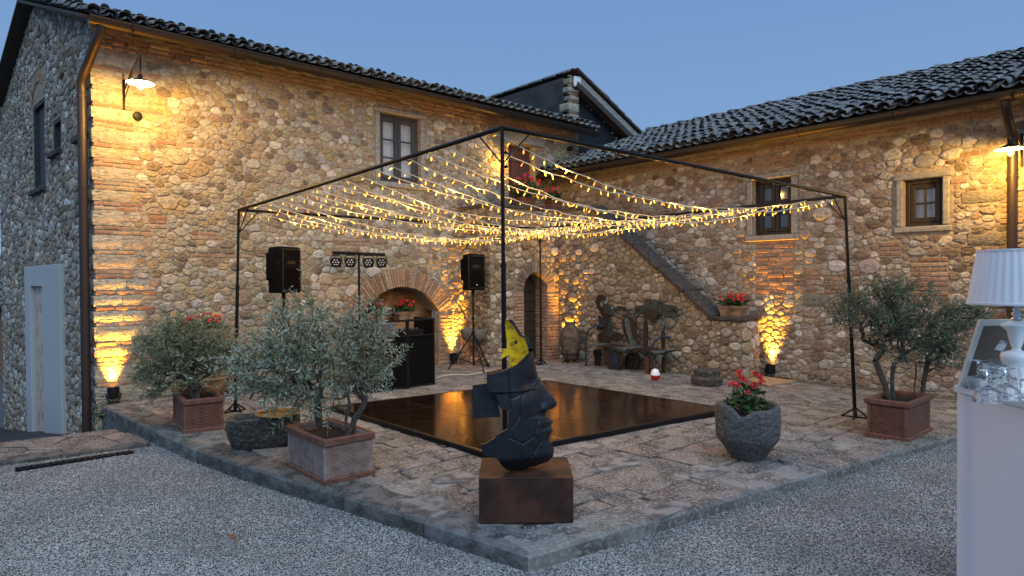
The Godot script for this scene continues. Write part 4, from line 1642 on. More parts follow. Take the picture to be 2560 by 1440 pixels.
# ---------------------------------------------------------------- plants
# an olive: stems from the roots, branches to tips inside the blobs, twigs with paired leaves
func olive(called_label: String, root: Vector3, forks: Array, blobs: Array, tips: int, per_twig: int, sd: int, pal: Array) -> void:
	rng.seed = sd
	var tree := thing("olive_tree", called_label, "tree", root)
	var pts := []
	var par := []
	var gen := []
	for f in forks:
		var base: Vector3 = f[0]
		var top: Vector3 = f[1]
		var last := -1
		for k in 5:
			pts.append(base.lerp(top, k / 4.0) + (Vector3(rng.randf_range(-1, 1), 0, rng.randf_range(-1, 1)) * 0.015 if k else Vector3.ZERO))
			par.append(last)
			gen.append(0)
			last = pts.size() - 1
	var want := []
	var tot := 0.0
	for b in blobs:
		tot += pow(b[1].x * b[1].y * b[1].z, 0.7)
	for b in blobs:
		for k in int(tips * pow(b[1].x * b[1].y * b[1].z, 0.7) / tot):
			var d := Vector3(rng.randfn(), rng.randfn(), rng.randfn()).normalized() * pow(rng.randf(), 0.45)
			want.append(b[0] + d * b[1])
	var mid: Vector3 = pts[4]
	want.sort_custom(func(x, y): return x.distance_squared_to(mid) < y.distance_squared_to(mid))
	var ends := []
	for p in want:
		var best := 4
		var bd := 1e9
		for i in pts.size():
			if i % 5 < 2 and i < forks.size() * 5:
				continue
			var d: float = pts[i].distance_to(p) + 0.12 * absf(gen[i]) * 0.2
			if d < bd:
				bd = d
				best = i
		var n := maxi(1, int(bd / 0.09))
		var last := best
		for k in n:
			var q: Vector3 = pts[best].lerp(p, (k + 1.0) / n)
			if k < n - 1:
				q += Vector3(rng.randf_range(-1, 1), rng.randf_range(-0.4, 1.2), rng.randf_range(-1, 1)) * 0.018
			pts.append(q)
			par.append(last)
			gen.append(gen[best] + 1)
			last = pts.size() - 1
		ends.append(last)
	var carry := PackedFloat32Array()
	carry.resize(pts.size())
	for e in ends:
		var i: int = e
		while i >= 0:
			carry[i] += 1.0
			i = par[i]
	var wood := MB.new()
	var trunk := MB.new()
	var rad := func(i: int) -> float: return 0.0024 * pow(maxf(carry[i], 1.0), 0.46)
	for i in pts.size():
		if par[i] >= 0:
			var mbx: MB = trunk if i < forks.size() * 5 else wood
			mbx.tube([pts[par[i]] - root, pts[i] - root], [rad.call(par[i]) * 1.05, rad.call(i)], 8 if i < forks.size() * 5 else 5, false)
	part(tree, "trunk", trunk.commit(), M.bark)
	part(tree, "branches", wood.commit(), M.bark)
	var xs := []
	var cs := []
	var twig := MB.new()
	var ctr := Vector3.ZERO
	for b in blobs:
		ctr += b[0] / blobs.size()
	for e in ends:
		var p: Vector3 = pts[e]
		var from: Vector3 = pts[par[e]]
		var dir := ((p - from).normalized() + (p - ctr).normalized() * 0.7 + Vector3(rng.randf_range(-0.6, 0.6), rng.randf_range(-0.1, 0.8), rng.randf_range(-0.6, 0.6))).normalized()
		var ln := rng.randf_range(0.1, 0.2)
		var cnt := per_twig
		if rng.randf() < 0.1:
			ln *= 2.1
			cnt = int(per_twig * 1.7)
		twig.tube([p - root, p + dir * ln - root], [0.0026, 0.0012], 4, false)
		var side := dir.cross(Vector3(0.2, 1, 0.1)).normalized()
		var tint := pick(pal)
		for k in cnt:
			var t := (k + 0.5) / cnt
			var q := p + dir * (ln * (t * 1.25 - 0.25))
			side = side.rotated(dir, 1.57 if k % 2 == 0 else 3.14)
			var d := (dir * rng.randf_range(0.45, 1.1) + side).normalized()
			var up := d.cross(dir).normalized()
			var s := rng.randf_range(0.55, 1.3) * (1.15 - 0.35 * t)
			var bz := Basis(d.cross(up), up, d)
			xs.append(Transform3D(bz.rotated(d, rng.randf_range(-0.9, 0.9)).scaled(Vector3.ONE * s), q - root))
			var g := rng.randf_range(0.75, 1.25)
			cs.append(Color(tint.r * g, tint.g * g, tint.b * g))
	part(tree, "twigs", twig.commit(), M.bark)
	many(tree, "foliage", leaf_mesh(0.06, 0.015), M.leaf, xs, cs)

var flower_meshes := []
func geranium(label: String, at: Vector3, w: float, h: float, heads: int, pink: bool, sd: int, group := "") -> void:
	rng.seed = sd
	var pl := thing("geranium", label, "flower", at, 0.0, group)
	if flower_meshes.is_empty():
		for v in 3:
			var mb := MB.new()
			for k in 16:
				var d := Vector3(rng.randfn(), absf(rng.randfn()) * 0.8 - 0.15, rng.randfn()).normalized()
				var c := d * 0.022
				var x := d.cross(Vector3(0.3, 1, 0.2)).normalized()
				var y := d.cross(x)
				for e in 5:
					var an := TAU * e / 5 + k
					var o := x * cos(an) + y * sin(an)
					var o2 := x * cos(an + 0.6) + y * sin(an + 0.6)
					var o3 := x * cos(an - 0.6) + y * sin(an - 0.6)
					mb.quad(c, c + o2 * 0.009 + d * 0.003, c + o * 0.014 + d * 0.004, c + o3 * 0.009 + d * 0.003)
			flower_meshes.append(mb.commit())
	var lm := MB.new()
	var c0 := lm.v(Vector3.ZERO)
	var ring := []
	for k in 11:
		var an := -2.7 + 5.4 * k / 10
		var r := 0.032 * (1.0 + 0.13 * (k % 2))
		ring.append(lm.v(Vector3(sin(an) * r, 0.007, cos(an) * r)))
	for k in 10:
		lm.t(c0, ring[k + 1], ring[k])
	var xs := []
	var cs := []
	for k in int(260 * clampf(w * h / 0.12, 0.4, 2.0)):
		var d := Vector3(rng.randfn(), absf(rng.randfn()), rng.randfn()).normalized() * pow(rng.randf(), 0.4)
		var p := Vector3(d.x * w, 0.02 + d.y * h * 0.8, d.z * w * 0.75)
		xs.append(Transform3D(Basis.from_euler(Vector3(rng.randf_range(-0.9, 0.9), rng.randf() * TAU, rng.randf_range(-0.7, 0.7))).scaled(Vector3.ONE * rng.randf_range(0.7, 1.3)), p))
		cs.append(pick([[Color(0.035, 0.075, 0.028), 3.0], [Color(0.05, 0.1, 0.035), 2.0], [Color(0.09, 0.12, 0.04), 0.6]]))
	many(pl, "foliage", lm.commit(), M.leaf, xs, cs)
	var st := MB.new()
	for k in 14:
		var an := rng.randf() * TAU
		st.tube([Vector3(0, -0.04, 0) + Vector3(cos(an), 0, sin(an)) * 0.03, Vector3(cos(an) * w * 0.5, h * rng.randf_range(0.3, 0.7), sin(an) * w * 0.4)], [0.005, 0.003], 4, false)
	for k in heads:
		var an := rng.randf() * TAU
		var rr := sqrt(rng.randf())
		var p := Vector3(cos(an) * w * rr * 1.02, h * (0.72 + 0.42 * (1.0 - rr * 0.75)) + rng.randf_range(-0.3, 0.08) * h, absf(sin(an)) * w * rr * 0.75 + 0.03)
		st.tube([Vector3(p.x * 0.4, h * 0.3, p.z * 0.4), p], [0.003, 0.002], 4, false)
		part(pl, "flower_head", flower_meshes[k % 3], M.petal_pink if pink and k % 3 == 0 else M.petal, Transform3D(Basis.from_euler(Vector3(rng.randf(), rng.randf() * 6.0, rng.randf())).scaled(Vector3.ONE * rng.randf_range(0.85, 1.35)), p))
	part(pl, "stems", st.commit(), mat(S(0.07, 0.1, 0.04), 0.7) if not M.has("stem") else M.stem)

# rectangular ribbed terracotta planter: front corner F on the ground, sides along l and r
func planter(label: String, F: Vector3, l: Vector3, r: Vector3, h: float, mt: Material) -> Node3D:
	var ctr := F + (l + r) / 2
	var pl := thing("terracotta_planter", label, "planter", ctr, 0.0, "ribbed terracotta olive planters")
	var bis := (l.normalized() + r.normalized()).normalized()
	var perp := (l.normalized() - r.normalized()).normalized()
	var x := (bis + perp).normalized()
	var b := Basis(x, Vector3.UP, x.cross(Vector3.UP))
	var sx := l.length() * 1.14
	var sz := r.length() * 1.14
	var body := MB.new()
	var walls := [[Vector3(0, 0, 1), sx, sz], [Vector3(0, 0, -1), sx, sz], [Vector3(1, 0, 0), sz, sx], [Vector3(-1, 0, 0), sz, sx]]
	for w in walls:
		var nn: Vector3 = w[0]
		var ax := Vector3(absf(nn.z), 0, absf(nn.x))
		body.box(Transform3D(b, b * (nn * (w[2] / 2 - 0.03)) + Vector3(0, h * 0.5, 0)), ax * (w[1] - (0.0 if absf(nn.z) > 0 else 0.1)) + Vector3(0, h - 0.02, 0) + nn.abs() * 0.035, 0.004)
	body.box(Transform3D(b, Vector3(0, 0.02, 0)), Vector3(sx - 0.05, 0.03, sz - 0.05))
	var bd := part(pl, "box", body.commit(), mt)
	for w in walls:
		var rb := MB.new()
		var nn: Vector3 = w[0]
		var ax := Vector3(absf(nn.z), 0, absf(nn.x))
		var n := int((h - 0.15) / 0.0165)
		for k in n:
			rb.box(Transform3D(b, b * (nn * (w[2] / 2 - 0.012)) + Vector3(0, 0.075 + k * 0.0165, 0)), ax * (w[1] - 0.06) + Vector3(0, 0.0095, 0) + nn.abs() * 0.014, 0.003)
		part(bd, "ribs", rb.commit(), mt)
	var rim := MB.new()
	for e in [[h - 0.03, 0.06, 0.012], [0.03, 0.055, 0.006]]:
		for w in walls:
			var nn: Vector3 = w[0]
			var ax := Vector3(absf(nn.z), 0, absf(nn.x))
			rim.box(Transform3D(b, b * (nn * (w[2] / 2 - 0.02 + float(e[2]))) + Vector3(0, e[0], 0)), ax * (w[1] + (0.024 if absf(nn.z) > 0 else -0.056)) + Vector3(0, e[1], 0) + nn.abs() * 0.05, 0.008)
	part(pl, "rim", rim.commit(), M.terracotta)
	var so := MB.new()
	var nx := 10
	var ids := []
	for i in nx + 1:
		var row := []
		for j in nx + 1:
			row.append(so.v(b * Vector3(lerpf(-sx / 2 + 0.04, sx / 2 - 0.04, float(i) / nx), 0, lerpf(-sz / 2 + 0.04, sz / 2 - 0.04, float(j) / nx)) + Vector3(0, h - 0.075 + rng.randf_range(0, 0.03), 0)))
		ids.append(row)
	for i in nx:
		for j in nx:
			so.q(ids[i][j], ids[i + 1][j], ids[i + 1][j + 1], ids[i][j + 1])
	part(pl, "soil", so.commit(), M.soil)
	return pl

# ---------------------------------------------------------------- lamps
const WARM := Color(1.0, 0.76, 0.34)

func omni(p: Node3D, at: Vector3, energy: float, size: float, c: Color) -> void:
	var l := OmniLight3D.new()
	l.name = "lamp_light"
	l.light_color = c
	l.light_energy = energy
	l.light_size = size
	l.omni_range = 40.0
	l.omni_attenuation = 2.0
	l.shadow_enabled = true
	l.position = at
	p.add_child(l, true)

# gooseneck enamel lamp; the bulb hangs at `bulb`
func wall_lamp(label: String, f: WF, s: float, bulb: Vector3, energy: float) -> void:
	var foot := f.p(s, bulb.y + 0.12)
	var lp := thing("wall_lamp", label, "lamp", foot)
	var pm := MB.new()
	pm.box(Transform3D(Basis(f.a, f.b, f.n), f.n * 0.03), Vector3(0.03, 0.44, 0.02), 0.004)
	part(lp, "wall_bar", pm.commit(), M.iron)
	var b := bulb - foot
	var top := b + Vector3(0, 0.16, 0)
	var am := MB.new()
	var pts := [f.n * 0.03 + Vector3(0, 0.02, 0), f.n * 0.06 + Vector3(0, 0.05, 0)]
	for k in 9:
		var t := k / 8.0
		var q := (f.n * 0.06 + Vector3(0, 0.05, 0)).lerp(top + Vector3(0, 0.26, 0), t)
		q += Vector3(0, sin(t * PI) * 0.03, 0)
		pts.append(q)
	for k in range(1, 5):
		var an := PI * 0.5 * k / 4
		pts.append(top + Vector3(0, 0.26, 0) + (b - Vector3(0, b.y, 0)).normalized() * sin(an) * 0.03 + Vector3(0, -(1.0 - cos(an)) * 0.05, 0))
	pts.append(top)
	am.tube(pts, [0.011], 8)
	am.tube([f.n * 0.03 + Vector3(0, -0.1, 0), (f.n * 0.06).lerp(top + Vector3(0, 0.26, 0), 0.55)], [0.006], 6)
	part(lp, "arm", am.commit(), M.iron)
	var sm := MB.new()
	sm.lathe([Vector2(0.02, 0.17), Vector2(0.03, 0.12), Vector2(0.05, 0.105), Vector2(0.1, 0.085), Vector2(0.165, 0.055), Vector2(0.172, 0.05)], 28, T(b))
	var shade := part(lp, "lamp_shade", sm.commit(), M.iron)
	var im := MB.new()
	im.lathe([Vector2(0.02, 0.112), Vector2(0.05, 0.1), Vector2(0.1, 0.08), Vector2(0.17, 0.047)], 28, T(b))
	part(shade, "enamel_lining", im.commit(), M.enamel)
	var bm := MB.new()
	bm.lathe([Vector2(0.012, 0.075), Vector2(0.016, 0.06), Vector2(0.036, 0.02), Vector2(0.04, 0.0), Vector2(0.034, -0.022), Vector2(0.018, -0.036), Vector2(0.001, -0.04)], 16, T(b))
	part(lp, "bulb", bm.commit(), M.lamp_glow)
	omni(lp, b, energy, 0.04, WARM)

func lantern() -> void:
	var q := wp(FM, 1262, 400, 0.2)
	var at := FM.p(q.x, q.y - 0.14, 0.22)
	var lp := thing("wall_lantern", "small glowing glass lantern on the wall beside the upper door", "lantern", at)
	var fm := MB.new()
	for k in 4:
		var an := TAU * k / 4 + 0.4
		fm.tube([Vector3(cos(an) * 0.06, 0, sin(an) * 0.06), Vector3(cos(an) * 0.09, 0.24, sin(an) * 0.09)], [0.006], 5)
	fm.lathe([Vector2(0.001, 0.36), Vector2(0.02, 0.33), Vector2(0.11, 0.25), Vector2(0.1, 0.24)], 4, Transform3D(Basis(Vector3.UP, -0.4), Vector3.ZERO), true)
	fm.lathe([Vector2(0.07, 0.01), Vector2(0.05, -0.02), Vector2(0.001, -0.05)], 8, Transform3D(), true)
	fm.tube([Vector3(0, 0.36, 0), Vector3(0, 0.42, 0), -FM.n * 0.22 + Vector3(0, 0.38, 0)], [0.01], 6)
	part(lp, "cage", fm.commit(), M.iron)
	var bm := MB.new()
	bm.ball(Vector3(0, 0.12, 0), Vector3(0.03, 0.045, 0.03), 12, 8)
	part(lp, "bulb", bm.commit(), M.lamp_glow)
	omni(lp, Vector3(0, 0.12, 0), 0.8, 0.03, WARM)

func uplight(label: String, at: Vector3, f: WF, energy: float, lean := 0.12) -> void:
	var up := thing("uplight", label, "floor light", at, 0.0, "black uplights along the walls")
	var cm := MB.new()
	var dir := (Vector3.UP - f.n * lean).normalized()
	var x := f.a
	var b := Basis(x, dir, x.cross(dir))
	var c := Vector3(0, 0.07, 0)
	cm.lathe([Vector2(0.05, 0.0), Vector2(0.075, 0.015), Vector2(0.08, 0.16), Vector2(0.083, 0.165), Vector2(0.076, 0.165), Vector2(0.07, 0.12)], 20, Transform3D(b, c), true)
	part(up, "housing", cm.commit(), M.black_metal)
	var lm := MB.new()
	lm.lathe([Vector2(0.07, 0.13), Vector2(0.001, 0.135)], 20, Transform3D(b, c))
	part(up, "lamp_lens", lm.commit(), M.spot_glow)
	var ym := MB.new()
	var pts := []
	for k in 9:
		var an := PI * k / 8
		pts.append(x * cos(an) * 0.095 + Vector3(0, 0.14 - sin(an) * 0.13, 0))
	ym.tube(pts, [0.008], 6)
	ym.box(T(Vector3(0, 0.01, 0)), Vector3(0.12, 0.02, 0.12), 0.004)
	part(up, "yoke", ym.commit(), M.black_metal)
	var l := SpotLight3D.new()
	l.name = "uplight_beam"
	l.light_color = Color(1.0, 0.67, 0.17)
	l.light_energy = energy
	l.light_size = 0.05
	l.spot_angle = 27.0
	l.spot_angle_attenuation = 1.0
	l.spot_range = 20.0
	l.spot_attenuation = 2.0
	l.shadow_enabled = true
	l.position = c + dir * 0.17
	l.basis = Basis.looking_at(dir, f.n)
	up.add_child(l)

# ---------------------------------------------------------------- light frame, strings, dance floor
var top_f: Vector3
var top_l: Vector3
var top_r: Vector3
var top_b: Vector3

func light_frame() -> void:
	var bf := G(1264, 1222)
	var bl := G(588, 1030)
	var br := G(2138, 1045)
	var bb := G(1353, 912)
	top_f = at_depth(1255, 320, bf.z)
	top_l = at_depth(597, 525, bl.z)
	top_r = at_depth(2112, 490, br.z)
	top_b = at_depth(1350, 572, bb.z)
	var ctr := (bf + bl + br + bb) / 4
	var fr := thing("pole_pergola", "tall black metal pole pergola standing around the dance floor, hung with light strings", "pergola", ctr)
	for e in [[bf, top_f], [bl, top_l], [br, top_r], [bb, top_b]]:
		var a: Vector3 = e[0] - ctr
		var t: Vector3 = e[1] - ctr
		var pm := MB.new()
		var mid := a.lerp(t, 0.62)
		pm.tube([a, mid], [0.022], 10)
		pm.tube([mid, t], [0.018], 10)
		pm.tube([mid - Vector3(0, 0.02, 0), mid + Vector3(0, 0.02, 0)], [0.027], 10)
		var p := part(fr, "post", pm.commit(), M.black_metal)
		var fm := MB.new()
		for k in 4:
			var an := TAU * k / 4 + 0.6
			var o := Vector3(cos(an), 0, sin(an))
			fm.tube([a + Vector3(0, 0.13, 0), a + o * 0.15 + Vector3(0, 0.012, 0)], [0.011], 6)
			fm.tube([a + Vector3(0, 0.012, 0), a + o * 0.16 + Vector3(0, 0.012, 0)], [0.01], 6)
		part(p, "foot", fm.commit(), M.black_metal)
	for e in [[top_f, top_l], [top_f, top_r], [top_l, top_b], [top_r, top_b]]:
		var bm := MB.new()
		bm.tube([e[0] - ctr, e[1] - ctr], [0.02], 10)
		part(fr, "beam", bm.commit(), M.black_metal)
		for k in 2:
			var a: Vector3 = e[k]
			var b: Vector3 = e[1 - k]
			var cm := MB.new()
			cm.tube([a + (b - a).normalized() * 0.28 - ctr, a + Vector3(0, -0.3, 0) - ctr], [0.008], 6)
			part(fr, "brace", cm.commit(), M.black_metal)

func light_strings() -> void:
	rng.seed = 61
	var bm := MB.new()
	bm.lathe([Vector2(0.003, 0.0), Vector2(0.005, -0.005), Vector2(0.0056, -0.024), Vector2(0.0044, -0.033), Vector2(0.0005, -0.036)], 7)
	var bulb := bm.commit()
	var sm := MB.new()
	sm.lathe([Vector2(0.005, 0.016), Vector2(0.006, 0.0), Vector2(0.005, -0.004)], 6)
	var sock := sm.commit()
	var n := 17
	for i in n:
		var t := (i + 0.35) / n
		var a := top_f.lerp(top_l, t) + Vector3(0, -0.02, 0)
		var b := top_r.lerp(top_b, t) + Vector3(0, -0.02, 0)
		if i == n - 1:
			a = top_l
			b = top_b
		var st := thing("light_string", "warm white light string sagging between two beams of the pole frame", "string lights", a, 0.0, "parallel light strings under the frame")
		var sag := rng.randf_range(0.2, 0.46)
		var pts := []
		var m := 34
		for k in m + 1:
			var u := float(k) / m
			pts.append(a.lerp(b, u) - Vector3(0, sag * 4.0 * u * (1.0 - u), 0) + Vector3(0, rng.randf_range(-0.012, 0.012), 0) - a)
		var cm := MB.new()
		cm.tube(pts, [0.0055], 5)
		part(st, "cable", cm.commit(), M.cord)
		var count := int(a.distance_to(b) / 0.118)
		var sockets := []
		for k in count:
			var u := (k + rng.randf_range(0.3, 0.7)) / count * m
			var q: Vector3 = pts[int(u)].lerp(pts[mini(int(u) + 1, m)], u - floor(u))
			var bs := Basis.from_euler(Vector3(rng.randfn() * 0.55, rng.randf() * TAU, rng.randfn() * 0.55))
			part(st, "bulb", bulb, [M.bulb, M.bulb_dim, M.bulb_hot][[0, 0, 1, 2, 2][rng.randi() % 5]], Transform3D(bs, q - bs.y * 0.018))
			sockets.append(Transform3D(bs, q - bs.y * 0.016))
			if k % 15 == 6:
				omni(st, q - bs.y * 0.034, 0.15, 0.02, Color(1.0, 0.76, 0.36))
		many(st, "sockets", sock, M.cord, sockets)

func dance_floor() -> void:
	var F := G(1225, 1148)
	var R := G(1815, 1034)
	var B := G(1370, 962)
	var e1 := R - F
	var e2 := B - R
	var ctr := F + (e1 + e2) / 2
	var df := thing("dance_floor", "dark glossy wooden dance floor of square panels under the light strings", "dance floor", ctr)
	var x := e1.normalized()
	var z := e2.normalized()
	var n := 4
	rng.seed = 65
	for i in n:
		for j in n:
			var mb := MB.new()
			mb.col = pick([[Color(0.03, 0.014, 0.008), 2.0], [Color(0.025, 0.012, 0.007), 1.0], [Color(0.036, 0.017, 0.009), 1.0]])
			var c := F + e1 * ((i + 0.5) / n) + e2 * ((j + 0.5) / n) - ctr + Vector3(0, 0.047, 0)
			mb.box(Transform3D(Basis(x, Vector3.UP, -z), c), Vector3(e1.length() / n - 0.004, 0.04, e2.length() / n - 0.004), 0.003)
			part(df, "panel", mb.commit(), M.floor_panel)
	for e in [[F, R], [R, R + e2], [R + e2, F + e2], [F + e2, F]]:
		var tm := MB.new()
		var a: Vector3 = e[0] - ctr
		var b: Vector3 = e[1] - ctr
		var d := (b - a).normalized()
		tm.box(Transform3D(Basis(d, Vector3.UP, d.cross(Vector3.UP)), (a + b) / 2 + Vector3(0, 0.037, 0) + d.cross(Vector3.UP) * 0.02), Vector3(a.distance_to(b) + 0.04, 0.066, 0.04), 0.006)
		part(df, "edge_trim", tm.commit(), M.black_metal)

# ---------------------------------------------------------------- sculpture
func lut(tab: Array, y: float) -> float:
	if y <= tab[0].x:
		return tab[0].y
	for i in tab.size() - 1:
		if y <= tab[i + 1].x:
			var t: float = (y - tab[i].x) / (tab[i + 1].x - tab[i].x)
			t = t * t * (3 - 2 * t) * 0.5 + t * 0.5
			return lerpf(tab[i].y, tab[i + 1].y, t)
	return tab[-1].y

func seg_dist(p: Vector2, a: Vector2, b: Vector2) -> float:
	return p.distance_to(Geometry2D.get_closest_point_to_segment(p, a, b))

func sculpture() -> void:
	# plinth
	var f0 := G(1198, 1317)
	var f1 := G(1434, 1317)
	var w := f1.x - f0.x
	var ph := 0.345
	var pc := Vector3((f0.x + f1.x) / 2, 0, (f0.z + f1.z) / 2 - 0.27)
	var pd := thing("rusted_plinth", "low rust-brown steel plinth under the broken black face", "plinth", pc)
	var pm := MB.new()
	pm.box(T(Vector3(0, ph / 2 + 0.012, 0)), Vector3(w, ph - 0.024, 0.54), 0.006)
	part(pd, "body", pm.commit(), M.rust)
	var pt := MB.new()
	pt.box(T(Vector3(0, ph - 0.004, 0)), Vector3(w + 0.004, 0.012, 0.544), 0.003)
	part(pd, "top_plate", pt.commit(), M.rust)
	# the face: silhouette pixels, seen side on, turned into metres at the plinth's middle
	var zc := pc.z + 0.02
	var o := at_depth(1290, 1177, zc)
	o.y = ph + 0.002
	var k := -zc / FPX
	var fc := thing("face_sculpture", "broken hollow black face in profile with yellow inside, on the rusted plinth", "sculpture", o)
	var P := func(x: float, y: float) -> Vector2: return Vector2((x - 1290.0) * k, (1177.0 - y) * k)
	var prof_px := [[1300, 1177], [1345, 1170], [1372, 1160], [1384, 1147], [1386, 1132], [1381, 1115], [1374, 1102], [1380, 1090], [1384, 1080], [1378, 1070], [1384, 1060], [1377, 1049], [1366, 1037], [1374, 1031], [1390, 1025], [1394, 1014], [1389, 1004], [1372, 982], [1355, 958], [1345, 942], [1341, 925], [1338, 905], [1333, 870], [1326, 840], [1310, 820], [1280, 800]]
	var prof := []
	for e in prof_px:
		var q: Vector2 = P.call(e[0], e[1])
		prof.append(Vector2(q.y, q.x))
	var basep := []
	for e in [[1177, 1300], [1165, 1330], [1140, 1352], [1100, 1358], [1060, 1356], [1030, 1352], [1000, 1348], [960, 1338], [930, 1336], [900, 1334], [860, 1328], [830, 1315], [800, 1280]]:
		var q: Vector2 = P.call(e[1], e[0])
		basep.append(Vector2(q.y, q.x))
	var cracks := []
	for c in [[[1275, 1083], [1307, 1100], [1337, 1085], [1350, 1105], [1330, 1135]], [[1337, 1085], [1345, 1050], [1352, 1030]], [[1280, 1060], [1300, 1030], [1305, 985], [1345, 965]], [[1330, 1135], [1300, 1165]], [[1272, 925], [1278, 1015]], [[1278, 990], [1320, 975], [1345, 945]]]:
		for i in c.size() - 1:
			cracks.append([P.call(c[i][0], c[i][1]), P.call(c[i + 1][0], c[i + 1][1])])
	var poly := func(a: Array) -> PackedVector2Array:
		var r := PackedVector2Array()
		for e in a:
			r.append(P.call(e[0], e[1]))
		return r
	var near_mask: PackedVector2Array = poly.call([[1300, 1180], [1266, 1172], [1252, 1152], [1246, 1136], [1233, 1131], [1217, 1128], [1207, 1115], [1203, 1101], [1222, 1094], [1239, 1083], [1247, 1073], [1272, 1061], [1276, 1020], [1252, 1012], [1246, 985], [1222, 965], [1221, 930], [1262, 920], [1300, 908], [1332, 886], [1341, 880], [1420, 880], [1420, 1180]])
	var far_mask: PackedVector2Array = poly.call([[1320, 1180], [1280, 1120], [1278, 900], [1254, 912], [1254, 884], [1272, 882], [1268, 820], [1272, 806], [1282, 806], [1294, 824], [1308, 846], [1326, 854], [1332, 870], [1340, 900], [1420, 900], [1420, 1180]])
	var hole: PackedVector2Array = poly.call([[1293, 868], [1302, 860], [1306, 866], [1298, 872]])
	var hgt := (1177.0 - 800.0) * k
	var ny := 170
	var nt := 180
	var xb := -0.12
	var shells := [[near_mask, 1.0], [far_mask, -1.0]]
	for sh in shells:
		var mask: PackedVector2Array = sh[0]
		var sgn: float = sh[1]
		var outer := MB.new()
		var inner := MB.new()
		var edge := MB.new()
		var po := {}
		var pin := {}
		var inside := {}
		for j in ny + 1:
			var y := hgt * j / ny
			var pf := lut(prof, y)
			var bs := lut(basep, y)
			var t_y := y / hgt
			var half := 0.215 * (0.75 + 0.35 * sin(clampf(t_y * 1.25 + 0.2, 0, 1) * PI * 0.62))
			if t_y < 0.12:
				half *= lerpf(0.55, 1.0, smoothstep(0.0, 0.12, t_y))
			for i in nt + 1:
				var th := (PI * 0.74) * i / nt
				var x := xb + (bs - xb) * cos(th)
				var z := half * sin(th)
				var wn := 0.3 if pf > bs + 0.03 and t_y > 0.36 else 0.5
				var bump := (pf - bs) * exp(-pow(th / wn, 2.0))
				x += bump
				# cheekbone, eye socket, lips
				var q := Vector2(x, y)
				var eye: Vector2 = P.call(1322, 955)
				z -= 0.03 * exp(-q.distance_squared_to(eye) / 0.0035)
				var cheek: Vector2 = P.call(1315, 1005)
				z += 0.016 * exp(-q.distance_squared_to(cheek) / 0.006)
				var nostril: Vector2 = P.call(1362, 1022)
				z += 0.022 * exp(-q.distance_squared_to(nostril) / 0.0007)
				if sgn > 0:
					for c in cracks:
						var d := seg_dist(q, c[0], c[1])
						if d < 0.008:
							z -= 0.009 * (1.0 - d / 0.008)
					# stepped fragments
					if q.y > P.call(0, 975).y and q.x < P.call(1340, 0).x:
						z += 0.016
				po[j * 200 + i] = Vector3(x, y, z * sgn)
				var nrm := Vector3(cos(th), 0, sin(th) * sgn)
				pin[j * 200 + i] = Vector3(x, y, z * sgn) - nrm * 0.034
				inside[j * 200 + i] = Geometry2D.is_point_in_polygon(q, mask) and (sgn > 0 or not Geometry2D.is_point_in_polygon(q, hole))
		var vo := {}
		var vi := {}
		var gv := func(mb: MB, d: Dictionary, src: Dictionary, key: int) -> int:
			if not d.has(key):
				d[key] = mb.v(src[key])
			return d[key]
		var has := func(j: int, i: int) -> bool:
			if j < 0 or j >= ny or i < 0 or i >= nt:
				return false
			var a := j * 200 + i
			var cnt := int(inside[a]) + int(inside[a + 1]) + int(inside[a + 200]) + int(inside[a + 201])
			return cnt >= 3
		for j in ny:
			for i in nt:
				if not has.call(j, i):
					continue
				var a := j * 200 + i
				var ks := [a, a + 1, a + 201, a + 200]
				var vo4 := []
				var vi4 := []
				for kk in ks:
					vo4.append(gv.call(outer, vo, po, kk))
					vi4.append(gv.call(inner, vi, pin, kk))
				if sgn > 0:
					outer.q(vo4[0], vo4[1], vo4[2], vo4[3])
					inner.q(vi4[3], vi4[2], vi4[1], vi4[0])
				else:
					outer.q(vo4[3], vo4[2], vo4[1], vo4[0])
					inner.q(vi4[0], vi4[1], vi4[2], vi4[3])
				for e in [[j - 1, i, 0, 1], [j + 1, i, 2, 3], [j, i - 1, 3, 0], [j, i + 1, 1, 2]]:
					if e[1] < 0:
						continue
					if not has.call(e[0], e[1]):
						edge.quad(po[ks[e[2]]], po[ks[e[3]]], pin[ks[e[3]]], pin[ks[e[2]]])
		var sideo := part(fc, "near_shell" if sgn > 0 else "far_shell", outer.commit(), M.sculpt)
		part(sideo, "inner_face", inner.commit(), M.yellow)
		part(sideo, "broken_edge", edge.commit(), M.sculpt)
	# loose block fragments behind the brow
	for e in [[[1186, 960], [1240, 953], [1244, 1000], [1253, 1037], [1187, 1041], [1184, 1000]], [[1221, 928], [1245, 922], [1256, 920], [1264, 926], [1262, 1010], [1244, 1008], [1240, 955], [1222, 958]]]:
		var pl: PackedVector2Array = poly.call(e)
		var mb := MB.new()
		var zz := 0.15 if e[0][0] < 1200 else 0.19
		mb.prism(pl, T(Vector3(0, 0, zz - 0.05)), 0.055)
		part(fc, "fragment", mb.commit(), M.sculpt)
	var sp := MB.new()
	sp.tube([Vector3(-0.15, hgt * 0.5, 0.14), Vector3(0.0, hgt * 0.55, 0.15)], [0.012], 6)
	part(fc, "fixing_rod", sp.commit(), M.sculpt)

